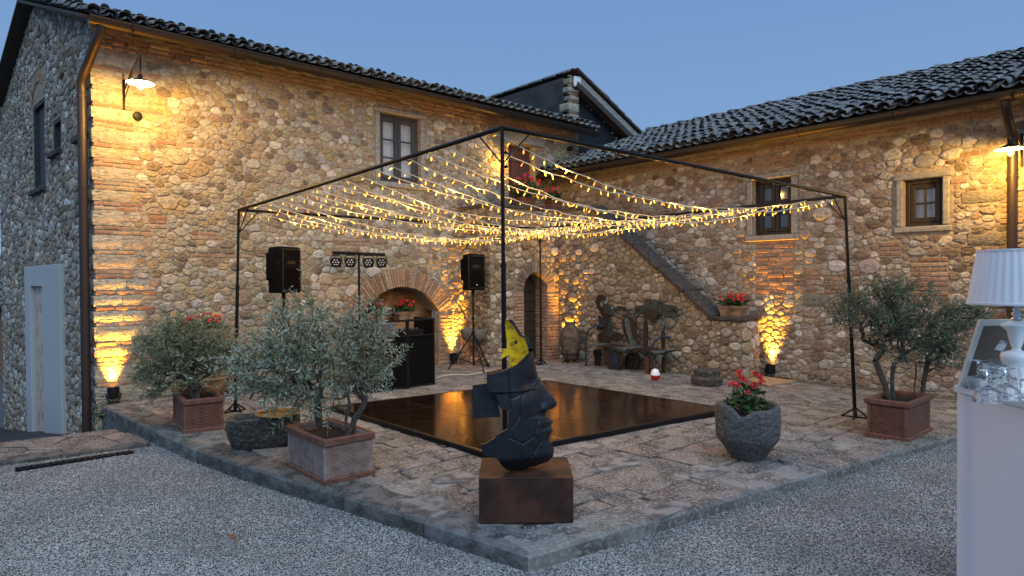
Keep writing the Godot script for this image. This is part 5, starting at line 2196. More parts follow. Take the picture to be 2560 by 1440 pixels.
# ---------------------------------------------------------------- sound and light kit
func speaker(label: String, base: Vector3, turn: float, top_y: float) -> void:
	var h := 0.69
	var st := thing("speaker_stand", "black tripod stand under the loudspeaker " + ("behind the front olive" if base.x < -2.0 else "right of the booth"), "stand", base, turn + 0.5, "tripod speaker stands")
	var pm := MB.new()
	pm.tube([Vector3(0, 0.1, 0), Vector3(0, 1.0, 0)], [0.019], 10)
	pm.tube([Vector3(0, 1.0, 0), Vector3(0, top_y - h, 0)], [0.0165], 10)
	part(st, "pole", pm.commit(), M.black_metal)
	var cm := MB.new()
	cm.tube([Vector3(0, 0.68, 0), Vector3(0, 0.76, 0)], [0.03], 10)
	cm.tube([Vector3(0, 0.98, 0), Vector3(0, 1.04, 0)], [0.028], 10)
	cm.tube([Vector3(0, top_y - h - 0.1, 0), Vector3(0, top_y - h, 0)], [0.03], 10)
	part(st, "collar", cm.commit(), M.black_metal)
	for k in 3:
		var an := TAU * k / 3
		var o := Vector3(cos(an), 0, sin(an))
		var lm := MB.new()
		lm.tube([Vector3(0, 0.7, 0) + o * 0.025, o * 0.5 + Vector3(0, 0.012, 0)], [0.014], 8)
		var lg := part(st, "leg", lm.commit(), M.black_metal)
		var bm := MB.new()
		bm.tube([Vector3(0, 0.14, 0) + o * 0.02, o * 0.33 + Vector3(0, 0.25, 0)], [0.009], 6)
		part(lg, "brace", bm.commit(), M.black_metal)
	var at := base + Vector3(0, top_y - h, 0)
	var sp := thing("loudspeaker", label, "speaker", at, turn, "covered loudspeakers")
	var poly := PackedVector2Array([Vector2(-0.2, 0.14), Vector2(-0.185, 0.17), Vector2(0.185, 0.17), Vector2(0.2, 0.14), Vector2(0.145, -0.17), Vector2(0.11, -0.19), Vector2(-0.11, -0.19), Vector2(-0.145, -0.17)])
	var bx := MB.new()
	# rounded, slightly slumped fabric body: stacked outlines
	var rows := [[0.0, 0.93], [0.02, 0.985], [0.06, 1.0], [0.3, 0.99], [0.6, 1.0], [0.66, 0.985], [0.69, 0.9]]
	var prev := []
	for r in rows:
		var ring := []
		var dense := resample(poly, 24)
		for p in dense:
			ring.append(bx.v(Vector3(p.x * r[1] + rng.randf_range(-1, 1) * 0.003, r[0], p.y * r[1])))
		if prev.size():
			for k in 24:
				bx.q(prev[k], prev[(k + 1) % 24], ring[(k + 1) % 24], ring[k])
		prev = ring
	for e in [[0, 0.0], [1, 0.69]]:
		var c := bx.v(Vector3(0, e[1], -0.01))
		var start: int = 0 if e[0] == 0 else 24 * 6
		for k in 24:
			bx.t(c, start + k, start + (k + 1) % 24)
	part(sp, "cover", bx.commit(), M.fabric_black)
	var fm := MB.new()
	var fw := 0.165
	for e in [[-fw, 0.345, 0.03, 0.64], [fw, 0.345, 0.03, 0.64], [0, 0.04, 0.3, 0.03], [0, 0.65, 0.3, 0.03]]:
		fm.box(T(Vector3(e[0], e[1], 0.172)), Vector3(e[2], e[3], 0.02), 0.006)
	part(sp, "front_frame", fm.commit(), M.black_metal)
	var hm := MB.new()
	hm.box(T(Vector3(0, 0.4, 0.171)), Vector3(0.29, 0.015, 0.02), 0.005)
	hm.quad(Vector3(-0.1, 0.63, 0.176), Vector3(0.1, 0.63, 0.176), Vector3(0.05, 0.58, 0.1), Vector3(-0.05, 0.58, 0.1))
	hm.quad(Vector3(-0.1, 0.43, 0.176), Vector3(-0.05, 0.48, 0.176 - 0.004), Vector3(0.05, 0.48, 0.172), Vector3(0.1, 0.43, 0.176))
	part(sp, "horn", hm.commit(), M.black_metal)
	var wm := MB.new()
	wm.lathe([Vector2(0.001, 0.0), Vector2(0.14, 0.0), Vector2(0.15, 0.006), Vector2(0.155, 0.0)], 28, Transform3D(Basis(Vector3(1, 0, 0), PI / 2), Vector3(0, 0.22, 0.176)))
	part(sp, "woofer_grille", wm.commit(), M.grille)
	var bd := MB.new()
	bd.ball(Vector3(0, 0.1, 0.183), Vector3(0.014, 0.014, 0.005), 12, 6)
	part(sp, "badge", bd.commit(), M.silver)
	var hd := MB.new()
	hd.box(T(Vector3(-0.16, 0.4, -0.1)), Vector3(0.05, 0.42, 0.16), 0.02)
	hd.box(T(Vector3(0, 0.69, -0.02)), Vector3(0.2, 0.025, 0.05), 0.01)
	part(sp, "cover_flap", hd.commit(), M.fabric_black)

func stage_lights() -> void:
	var z := -11.35
	var p0 := at_depth(832, 632, z)
	var p1 := at_depth(963, 637, z)
	var pp := at_depth(897, 634, z)
	var base := Vector3(pp.x, 0, z)
	var st := thing("light_stand", "black stand with crossbar behind the booth", "stand", base)
	var pm := MB.new()
	pm.tube([Vector3(0, 0.05, 0), Vector3(0, pp.y, 0)], [0.02], 10)
	part(st, "pole", pm.commit(), M.black_metal)
	var bm := MB.new()
	var ax := (p1 - p0).normalized()
	bm.box(Transform3D(Basis(ax, Vector3.UP, ax.cross(Vector3.UP)), (p0 + p1) / 2 - base), Vector3(p0.distance_to(p1), 0.055, 0.06), 0.006)
	part(st, "crossbar", bm.commit(), M.black_metal)
	for k in 3:
		var an := TAU * k / 3 + 0.3
		var lm := MB.new()
		lm.tube([Vector3(0, 0.6, 0), Vector3(cos(an) * 0.4, 0.012, sin(an) * 0.35)], [0.014], 6)
		part(st, "leg", lm.commit(), M.black_metal)
	var i := 0
	for e in [[840, 656], [876, 656], [921, 657], [954, 657]]:
		var c := at_depth(e[0], e[1], z + 0.02)
		var pl := thing("stage_light", ["square black stage light at the crossbar end towards the farmhouse corner", "square black stage light next to the pole, towards the farmhouse corner", "square black stage light next to the pole, towards the brick arch", "square black stage light at the crossbar end above the brick arch"][i], "stage light", c, 0.15, "stage lights on the crossbar")
		var hm := MB.new()
		hm.box(T(Vector3(0, 0, -0.02)), Vector3(0.165, 0.165, 0.1), 0.018)
		part(pl, "housing", hm.commit(), M.black_metal)
		var ym := MB.new()
		ym.tube([Vector3(-0.095, -0.02, -0.02), Vector3(-0.095, 0.09, -0.02), Vector3(-0.06, 0.125, -0.02), Vector3(0.06, 0.125, -0.02), Vector3(0.095, 0.09, -0.02), Vector3(0.095, -0.02, -0.02)], [0.009], 6)
		ym.tube([Vector3(0, 0.12, -0.02), Vector3(0, 0.155, -0.02)], [0.014], 6)
		part(pl, "yoke", ym.commit(), M.black_metal)
		for k in 7:
			var lm := MB.new()
			var an := TAU * k / 6
			var q := Vector3(cos(an), sin(an), 0) * 0.046 if k < 6 else Vector3.ZERO
			lm.ball(q + Vector3(0, 0, 0.031), Vector3(0.014, 0.014, 0.007), 10, 6)
			part(pl, "lens", lm.commit(), M.silver)
		i += 1

func booth() -> void:
	var r := G(1087, 963)
	var q := WF.new(r, U, -V)
	var wl := absf(wp(q, 925, 900).x)
	var b := thing("dj_booth", "black folding booth screen with dark cloth panels in front of the niche", "booth", q.p(-wl / 2, 0), 0.0)
	var off := b.position
	var h := 1.12
	var sp := 0.6
	for k in 2:
		var x0 := -wl + wl * (0.56 if k else 0.0) + 0.005
		var x1 := 0.0 if k else -wl * 0.44
		var fm := MB.new()
		for e in [[x0 + 0.014, h / 2, 0.028, h], [x1 - 0.014, h / 2, 0.028, h], [(x0 + x1) / 2, h - 0.014, x1 - x0 - 0.056, 0.028], [(x0 + x1) / 2, 0.025, x1 - x0 - 0.056, 0.03], [(x0 + x1) / 2, h - 0.27, x1 - x0 - 0.056, 0.024]]:
			fm.box(q.xf(e[0], e[1]), Vector3(e[2], e[3], 0.028), 0.005)
		part(b, "frame", fm.commit(off), M.black_metal)
		var cm := MB.new()
		cm.box(q.xf((x0 + x1) / 2, (h - 0.28) / 2 + 0.02, -0.004), Vector3(x1 - x0 - 0.05, h - 0.32, 0.006))
		part(b, "cloth_panel", cm.commit(off), M.fabric_black)
	# table and gear behind the open top
	var tm := MB.new()
	tm.box(q.xf(-wl / 2, 0.82, -0.35), Vector3(wl - 0.1, 0.03, 0.55), 0.004)
	for e in [[-wl + 0.1, -0.12], [-0.1, -0.12], [-wl + 0.1, -0.58], [-0.1, -0.58]]:
		tm.tube([q.p(e[0], 0.0, e[1]), q.p(e[0], 0.82, e[1])], [0.014], 6)
	part(b, "table", tm.commit(off), M.black_metal)
	for sd in [-wl + 0.02, -0.02]:
		var rm := MB.new()
		rm.box(q.xf(sd, h / 2, -0.3), Vector3(0.012, h, 0.56), 0.003)
		part(b, "side_panel", rm.commit(off), M.fabric_black)
	var fcs := thing("flight_case", "small grey flight case with metal latches on the booth table", "case", q.p(-wl * 0.72, 0.836, -0.3))
	var xm := MB.new()
	xm.box(Transform3D(Basis(q.a, q.b, q.n), Vector3(0, 0.11, 0)), Vector3(0.42, 0.22, 0.3), 0.01)
	part(fcs, "body", xm.commit(), mat(S(0.12, 0.13, 0.15), 0.4, null, 1, null, 0, 0.4))
	for sx in [-0.14, 0.14]:
		var lm := MB.new()
		lm.box(Transform3D(Basis(q.a, q.b, q.n), q.a * sx + q.n * 0.155 + Vector3(0, 0.15, 0)), Vector3(0.05, 0.06, 0.012), 0.004)
		part(fcs, "latch", lm.commit(), M.silver)
	var mx := thing("mixer", "flat dark mixer with knobs on the booth table", "mixer", q.p(-wl * 0.25, 0.836, -0.3))
	var mm := MB.new()
	mm.box(Transform3D(Basis(q.a, q.b, q.n), Vector3(0, 0.05, 0)), Vector3(0.4, 0.1, 0.32), 0.01)
	part(mx, "body", mm.commit(), M.black_metal)
	for k in 6:
		var km := MB.new()
		km.tube([q.a * (k * 0.06 - 0.15) + Vector3(0, 0.1, 0), q.a * (k * 0.06 - 0.15) + Vector3(0, 0.12, 0)], [0.01], 8)
		part(mx, "knob", km.commit(), M.silver)

# ---------------------------------------------------------------- pots and stones
func stone_things() -> void:
	# rough trough with a brass tray
	var tp := G(655, 1118)
	tp.z -= 0.05
	var tg := thing("stone_trough", "low dark rough stone trough with rounded underside on the terrace edge", "trough", tp, 0.35)
	rng.seed = 71
	var mb := MB.new()
	var lev := [[0.0, 0.7], [0.05, 0.86], [0.13, 0.95], [0.24, 1.0], [0.31, 1.0], [0.325, 0.97], [0.325, 0.8], [0.28, 0.74], [0.22, 0.7]]
	var prev := []
	for l in lev.size():
		var ring := []
		for k in 32:
			var an := TAU * k / 32
			var x: float = signf(cos(an)) * pow(absf(cos(an)), 0.5) * 0.37 * lev[l][1]
			var z: float = signf(sin(an)) * pow(absf(sin(an)), 0.55) * 0.22 * lev[l][1]
			ring.append(mb.v(Vector3(x + rng.randf_range(-1, 1) * 0.008, lev[l][0] + rng.randf_range(-1, 1) * 0.006, z + rng.randf_range(-1, 1) * 0.008)))
		if prev.size():
			for k in 32:
				mb.q(prev[k], ring[k], ring[(k + 1) % 32], prev[(k + 1) % 32])
		prev = ring
	var cc := mb.v(Vector3(0, 0.21, 0))
	for k in 32:
		mb.t(prev[k], cc, prev[(k + 1) % 32])
	part(tg, "basin", mb.commit(), M.trough)
	var ry := thing("brass_tray", "round polished brass tray resting on the stone trough", "tray", tp + Vector3(0.16, 0.327, 0.0))
	var rm := MB.new()
	rm.lathe([Vector2(0.001, 0.004), Vector2(0.18, 0.004), Vector2(0.215, 0.022), Vector2(0.235, 0.024), Vector2(0.236, 0.028), Vector2(0.21, 0.027), Vector2(0.178, 0.009), Vector2(0.001, 0.009)], 36)
	part(ry, "dish", rm.commit(), M.brass)
	# stone mortar planted with a geranium
	var mp := G(1888, 1160)
	mp.z -= 0.2
	var mo := thing("stone_mortar", "big pitted grey stone mortar with a notched rim on the terrace", "planter", mp, 0.4)
	var m2 := MB.new()
	rng.seed = 73
	var pr := [[0.0, 0.15], [0.04, 0.175], [0.14, 0.24], [0.2, 0.285], [0.26, 0.295], [0.4, 0.3], [0.5, 0.298], [0.525, 0.285], [0.53, 0.26], [0.5, 0.235], [0.4, 0.22]]
	prev = []
	var noi := FastNoiseLite.new()
	noi.seed = 3
	noi.frequency = 7.0
	for l in pr.size():
		var ring := []
		for k in 44:
			var an := TAU * k / 44
			var r: float = pr[l][1] * (1.0 + noi.get_noise_3d(cos(an), sin(an), float(pr[l][0]) * 3.0) * 0.045)
			if pr[l][0] > 0.15 and pr[l][0] < 0.5:
				r *= 1.0 + 0.03 * pow(absf(cos(an * 2.0)), 4.0)
			var y: float = pr[l][0]
			if y > 0.38:
				y -= 0.075 * exp(-pow(wrapf(an - 2.5, -PI, PI) / 0.26, 2.0)) * smoothstep(0.36, 0.5, y)
				y += 0.018 * sin(an * 2.0 + 1.0)
			ring.append(m2.v(Vector3(cos(an) * r, y, sin(an) * r)))
		if prev.size():
			for k in 44:
				m2.q(prev[k], ring[k], ring[(k + 1) % 44], prev[(k + 1) % 44])
		prev = ring
	var c2 := m2.v(Vector3(0, 0.38, 0))
	for k in 44:
		m2.t(prev[k], c2, prev[(k + 1) % 44])
	part(mo, "bowl", m2.commit(), M.mortar_stone)
	var som := MB.new()
	som.lathe([Vector2(0.22, 0.43), Vector2(0.001, 0.45)], 24)
	part(mo, "soil", som.commit(), M.soil)
	geranium("red geranium growing in the grey stone mortar", mp + Vector3(-0.01, 0.45, 0.0), 0.2, 0.36, 12, false, 501)
	# terracotta jar on an iron stand
	var jp := G(1426, 908)
	var ja := thing("oil_jar", "tall brown terracotta oil jar on an iron stand by the cellar door", "jar", jp)
	var jm := MB.new()
	jm.lathe([Vector2(0.1, 0.09), Vector2(0.13, 0.1), Vector2(0.18, 0.25), Vector2(0.208, 0.45), Vector2(0.205, 0.6), Vector2(0.17, 0.72), Vector2(0.12, 0.78), Vector2(0.1, 0.8), Vector2(0.115, 0.83), Vector2(0.12, 0.86), Vector2(0.1, 0.865), Vector2(0.085, 0.84), Vector2(0.08, 0.8)], 28)
	part(ja, "body", jm.commit(), M.jar)
	var jc := MB.new()
	jc.lathe([Vector2(0.209, 0.56), Vector2(0.212, 0.575), Vector2(0.206, 0.59)], 28)
	part(ja, "band", jc.commit(), M.jar)
	var js := MB.new()
	var pts := []
	for k in 17:
		pts.append(Vector3(cos(TAU * k / 16) * 0.17, 0.2, sin(TAU * k / 16) * 0.17))
	js.tube(pts, [0.009], 6)
	for k in 4:
		var an := TAU * k / 4 + 0.5
		js.tube([Vector3(cos(an) * 0.19, 0.3, sin(an) * 0.19), Vector3(cos(an) * 0.165, 0.12, sin(an) * 0.165), Vector3(cos(an) * 0.1, 0.05, sin(an) * 0.1), Vector3(cos(an) * 0.2, 0.008, sin(an) * 0.2)], [0.01], 6)
	part(ja, "stand", js.commit(), M.iron)
	# dark old millstone stump
	var sp := G(1776, 968)
	sp.z -= 0.2
	var ms := thing("dark_stone_drum", "low dark two-tiered stone drum beside the flower pier", "stone", sp)
	var dm := MB.new()
	dm.lathe([Vector2(0.18, 0.0), Vector2(0.245, 0.03), Vector2(0.255, 0.12), Vector2(0.22, 0.15), Vector2(0.21, 0.17), Vector2(0.215, 0.24), Vector2(0.19, 0.265), Vector2(0.001, 0.27)], 26, Transform3D(), true, 0.02)
	part(ms, "drum", dm.commit(), M.trough)
	# big terracotta pot behind the small olive
	var bp := G(492, 984)
	bp = C + U * (bp - C).dot(U) - V * 0.5
	var pt := thing("terracotta_pot", "big round banded terracotta pot by the farmhouse wall behind an olive", "pot", bp)
	var pm := MB.new()
	pm.lathe([Vector2(0.2, 0.0), Vector2(0.24, 0.01), Vector2(0.33, 0.22), Vector2(0.37, 0.42), Vector2(0.385, 0.6), Vector2(0.36, 0.8), Vector2(0.33, 0.95), Vector2(0.36, 0.97), Vector2(0.37, 1.02), Vector2(0.345, 1.04), Vector2(0.3, 1.03), Vector2(0.29, 0.94)], 36)
	part(pt, "body", pm.commit(), M.terracotta_old)
	for h in [[0.3, 0.358], [0.5, 0.385]]:
		var rm2 := MB.new()
		rm2.lathe([Vector2(h[1] - 0.01, h[0] - 0.02), Vector2(h[1] + 0.016, h[0]), Vector2(h[1] - 0.008, h[0] + 0.02)], 36)
		part(pt, "band", rm2.commit(), M.terracotta_old)
	var so := MB.new()
	so.lathe([Vector2(0.3, 0.97), Vector2(0.001, 0.99)], 20)
	part(pt, "soil", so.commit(), M.soil)
	geranium("wide red geranium in the big terracotta pot by the farmhouse wall", bp + Vector3(0, 0.99, 0), 0.37, 0.26, 20, false, 503)
	# trough pot on the stair pier
	var pp := SK.p(4.02, 1.082, -0.24)
	flower_pot("pale terracotta window box with relief on the stair pier", pp, SK, 0.42, 0.3, 0.19, M.terracotta_old)
	geranium("red geranium in the box on the stair pier", pp + Vector3(0, 0.17, 0), 0.26, 0.22, 18, false, 505)
	# pots on the landing parapet
	var hp := wp(SF, 1290, 522).y + 0.066
	var lq := [[1312, 0.42, "terracotta pot on the landing parapet before the upper door", "tall red and pink geranium before the upper door", 0.36, 0.5, 22], [1383, 0.3, "small terracotta pot at the right end of the landing parapet", "small red geranium at the right end of the landing parapet", 0.24, 0.3, 11]]
	for e in lq:
		var s := wp(SF, e[0], 505, -0.16).x
		var lp := SF.p(s, hp, -0.16)
		flower_pot(e[2], lp, SF, e[1], 0.26, 0.2, M.terracotta)
		geranium(e[3], lp + Vector3(0, 0.18, 0), e[4], e[5], e[6], true, 507 + int(e[0]))
	# boxes on the niche ledge
	for e in [[938, "left"], [1014, "right"]]:
		var s := wp(FM, e[0], 790, -0.2).x
		var np := FM.p(s, 0.925, -0.22)
		flower_pot("terracotta flower box on the niche ledge, " + ("beside the light stand" if e[0] < 1000 else "behind the booth"), np, FM, 0.46, 0.24, 0.2, M.terracotta_old)
		geranium("red geranium on the niche ledge, " + ("beside the light stand" if e[0] < 1000 else "behind the booth"), np + Vector3(0, 0.18, 0), 0.27, 0.22, 13, false, 509 + int(e[0]))

func flower_pot(label: String, at: Vector3, f: WF, w: float, d: float, h: float, mt: Material) -> void:
	var pt := thing("flower_box", label, "flower pot", at)
	var mb := MB.new()
	var b := Basis(f.a, f.b, f.n)
	var prev := []
	for e in [[0.0, 0.8], [0.02, 0.84], [h - 0.05, 0.96], [h - 0.045, 1.04], [h, 1.06], [h, 0.94], [h - 0.04, 0.9]]:
		var ring := []
		for q in [Vector2(-1, -1), Vector2(1, -1), Vector2(1, 1), Vector2(-1, 1)]:
			ring.append(b * Vector3(q.x * w / 2 * e[1], e[0], q.y * d / 2 * e[1]))
		if prev.size():
			for k in 4:
				mb.quad(prev[k], ring[k], ring[(k + 1) % 4], prev[(k + 1) % 4])
		prev = ring
	part(pt, "box", mb.commit(), mt)
	var sm := MB.new()
	sm.quad(prev[0], prev[1], prev[2], prev[3])
	part(pt, "soil", sm.commit(), M.soil)

# ---------------------------------------------------------------- painted metal bench
func art_bench() -> void:
	# plates stand in a plane parallel to the stair flank; outlines are pixels laid on that plane
	var back := 0.16
	var front := 0.5
	var q0 := wp(SK, 1560, 930, back)
	var base := SK.p(q0.x, 0, 0.33)
	var bn := thing("art_bench", "painted cut-metal bench with curling animal-like back plates by the stair wall", "bench", base)
	var plate := func(called: String, px: Array, d: float, th: float, col: Color, parent: Node3D) -> MeshInstance3D:
		var pl := PackedVector2Array()
		for e in px:
			pl.append(wp(SK, 1440 + e[0] * 0.1805, 710 + e[1] * 0.1805, d))
		# soften the outline
		var sm := PackedVector2Array()
		for i in pl.size():
			var a := pl[i]
			var b := pl[(i + 1) % pl.size()]
			sm.append(a.lerp(b, 0.25))
			sm.append(a.lerp(b, 0.75))
		var mb := MB.new()
		mb.col = col
		mb.prism(sm, SK.xf(0, 0, d), th)
		return part(parent, called, mb.commit(base), M.verdigris)
	var brown := Color(0.055, 0.038, 0.03)
	var green := Color(0.055, 0.078, 0.072)
	var blue := Color(0.03, 0.048, 0.09)
	var steel := Color(0.14, 0.19, 0.2)
	var dark := Color(0.02, 0.024, 0.03)
	# left S-shaped plate with a looped head
	var s: MeshInstance3D = plate.call("curled_plate", [[330, 830], [480, 820], [520, 720], [525, 600], [480, 470], [400, 360], [330, 300], [345, 230], [400, 240], [430, 200], [390, 155], [330, 140], [285, 190], [275, 280], [330, 380], [390, 480], [400, 580], [370, 660], [300, 700], [310, 780]], back, 0.018, brown, bn)
	plate.call("green_edge", [[470, 470], [525, 600], [520, 720], [470, 740], [400, 700], [440, 620], [450, 540]], back + 0.02, 0.012, green, s)
	plate.call("blue_inset", [[300, 430], [350, 440], [390, 520], [385, 620], [330, 660], [280, 600], [330, 540]], back + 0.02, 0.012, blue, s)
	plate.call("crest", [[350, 300], [440, 270], [500, 300], [470, 390], [430, 420], [400, 350]], back + 0.022, 0.012, green, s)
	# middle figure
	var m: MeshInstance3D = plate.call("figure_plate", [[660, 460], [760, 440], [830, 560], [850, 700], [890, 880], [780, 880], [700, 780], [660, 640], [640, 560]], back, 0.018, brown, bn)
	plate.call("pale_stripe", [[670, 470], [730, 460], [760, 640], [800, 780], [890, 880], [770, 890], [730, 740], [690, 600]], back + 0.02, 0.012, steel, m)
	plate.call("arched_crest", [[440, 400], [520, 330], [610, 300], [700, 320], [745, 390], [730, 450], [700, 380], [620, 345], [540, 370], [480, 440]], back + 0.022, 0.014, green, m)
	plate.call("mask", [[540, 340], [640, 320], [700, 380], [690, 430], [600, 440], [545, 400]], back + 0.008, 0.01, Color(0.2, 0.15, 0.12), m)
	plate.call("red_dot", [[600, 330], [640, 335], [640, 360], [605, 360]], back + 0.022, 0.01, Color(0.3, 0.02, 0.02), m)
	plate.call("spiral", [[510, 700], [580, 660], [640, 690], [640, 760], [560, 810], [505, 780]], back + 0.004, 0.016, brown, m)
	# right arched plate on uprights
	var r: MeshInstance3D = plate.call("arched_plate", [[930, 225], [1050, 205], [1170, 230], [1240, 290], [1400, 300], [1430, 360], [1390, 430], [1290, 455], [1200, 430], [1150, 390], [1080, 360], [960, 380], [900, 430], [830, 420], [810, 360], [850, 300], [920, 300], [980, 270]], back + 0.02, 0.02, green, bn)
	plate.call("drop", [[800, 380], [840, 440], [835, 540], [815, 560], [790, 450]], back + 0.012, 0.012, green, r)
	plate.call("brown_saddle", [[940, 380], [1050, 350], [1160, 380], [1120, 485], [960, 490]], back + 0.014, 0.02, brown, r)
	for e in [[[1375, 360], 0.055], [[870, 355], 0.05]]:
		var c := wp(SK, 1440 + e[0][0] * 0.1805, 710 + e[0][1] * 0.1805, back)
		var mb := MB.new()
		mb.col = dark
		mb.lathe([Vector2(0.001, 0.012), Vector2(e[1] * 0.6, 0.012), Vector2(e[1] * 0.7, 0.0)], 16, SK.xf(c.x, c.y, back + 0.04) * Transform3D(Basis(Vector3(1, 0, 0), PI / 2), Vector3.ZERO))
		part(r, "eye", mb.commit(base), M.verdigris)
	for e in [[945, 1000, 480, 900], [1190, 1235, 500, 930]]:
		plate.call("upright", [[e[0], e[2]], [e[1], e[2]], [e[1], e[3]], [e[0], e[3]]], back, 0.03, brown, bn)
	plate.call("side_plate", [[1120, 490], [1230, 480], [1215, 640], [1160, 690], [1180, 560]], back + 0.03, 0.014, steel, bn)
	# armrests, seat
	for e in [[165, 640, 140, 1180], [1075, 800, 1050, 1330]]:
		var lo := wp(SK, 1440 + e[2] * 0.1805, 710 + e[3] * 0.1805, front)
		var hi := wp(SK, 1440 + e[0] * 0.1805, 710 + e[1] * 0.1805, front)
		var am := MB.new()
		am.col = blue
		var pts := [SK.p(lo.x, 0.0, front), SK.p(lo.x, hi.y * 0.8, front), SK.p(lo.x + 0.02, hi.y, front - 0.05), SK.p(hi.x + 0.06, hi.y + 0.09, (front + back) / 2), SK.p(hi.x + 0.12, hi.y + 0.06, back)]
		am.tube(pts, [0.022], 8)
		part(bn, "armrest", am.commit(base), M.verdigris)
	var a := wp(SK, 1440 + 150 * 0.1805, 710 + 870 * 0.1805, front)
	var b := wp(SK, 1440 + 1235 * 0.1805, 710 + 980 * 0.1805, front)
	var sm2 := MB.new()
	var n := 18
	var prev := []
	for k in n + 1:
		var x := lerpf(a.x, b.x, float(k) / n)
		var row := []
		for j in 2:
			for top in 2:
				var d := (front + 0.02 + 0.02 * sin(k * 0.9)) if j == 0 else back - 0.02
				sm2.col = steel if (k / 4) % 2 == 0 else brown
				row.append(sm2.v(SK.p(x, 0.43 + 0.012 * sin(k * 0.7) + (0.025 if top else 0.0), d)))
		if k:
			sm2.q(prev[1], row[1], row[3], prev[3])
			sm2.q(prev[0], prev[2], row[2], row[0])
			sm2.quad(sm2.vs[prev[0]], sm2.vs[row[0]], sm2.vs[row[1]], sm2.vs[prev[1]])
			sm2.quad(sm2.vs[prev[2]], sm2.vs[prev[3]], sm2.vs[row[3]], sm2.vs[row[2]])
		prev = row
	part(bn, "seat", sm2.commit(base), M.verdigris)
	var fl: MeshInstance3D = plate.call("face_leg", [[400, 980], [480, 950], [640, 955], [675, 1040], [650, 1120], [605, 1150], [610, 1285], [440, 1250], [480, 1150], [430, 1080]], front - 0.06, 0.03, brown, bn)
	plate.call("blue_inset", [[430, 1020], [520, 970], [600, 990], [600, 1120], [540, 1180], [490, 1150], [480, 1080]], front - 0.03, 0.012, blue, fl)
	plate.call("dark_leg", [[240, 920], [340, 900], [355, 1000], [330, 1170], [265, 1165], [270, 1020]], back + 0.05, 0.03, dark, bn)
	plate.call("dark_leg", [[690, 960], [860, 960], [900, 1010], [830, 1270], [720, 1270], [690, 1100]], back + 0.08, 0.03, dark, bn)
	plate.call("leg", [[960, 1010], [1030, 1000], [1030, 1320], [945, 1310], [985, 1150]], front - 0.05, 0.03, Color(0.16, 0.07, 0.04), bn)
	plate.call("leg", [[1195, 1000], [1240, 1000], [1240, 1300], [1195, 1300]], back, 0.03, brown, bn)
	# red and white egg
	var ep := G(1638, 952)
	var eg := thing("painted_egg", "small egg-shaped ornament, white above and red below, under the painted bench", "ornament", ep)
	var em := MB.new()
	em.lathe([Vector2(0.001, 0.0), Vector2(0.045, 0.01), Vector2(0.075, 0.06), Vector2(0.08, 0.1)], 20)
	part(eg, "red_half", em.commit(), M.red)
	var e2 := MB.new()
	e2.lathe([Vector2(0.08, 0.1), Vector2(0.075, 0.145), Vector2(0.052, 0.19), Vector2(0.02, 0.207), Vector2(0.001, 0.209)], 20)
	part(eg, "white_half", e2.commit(), M.white)

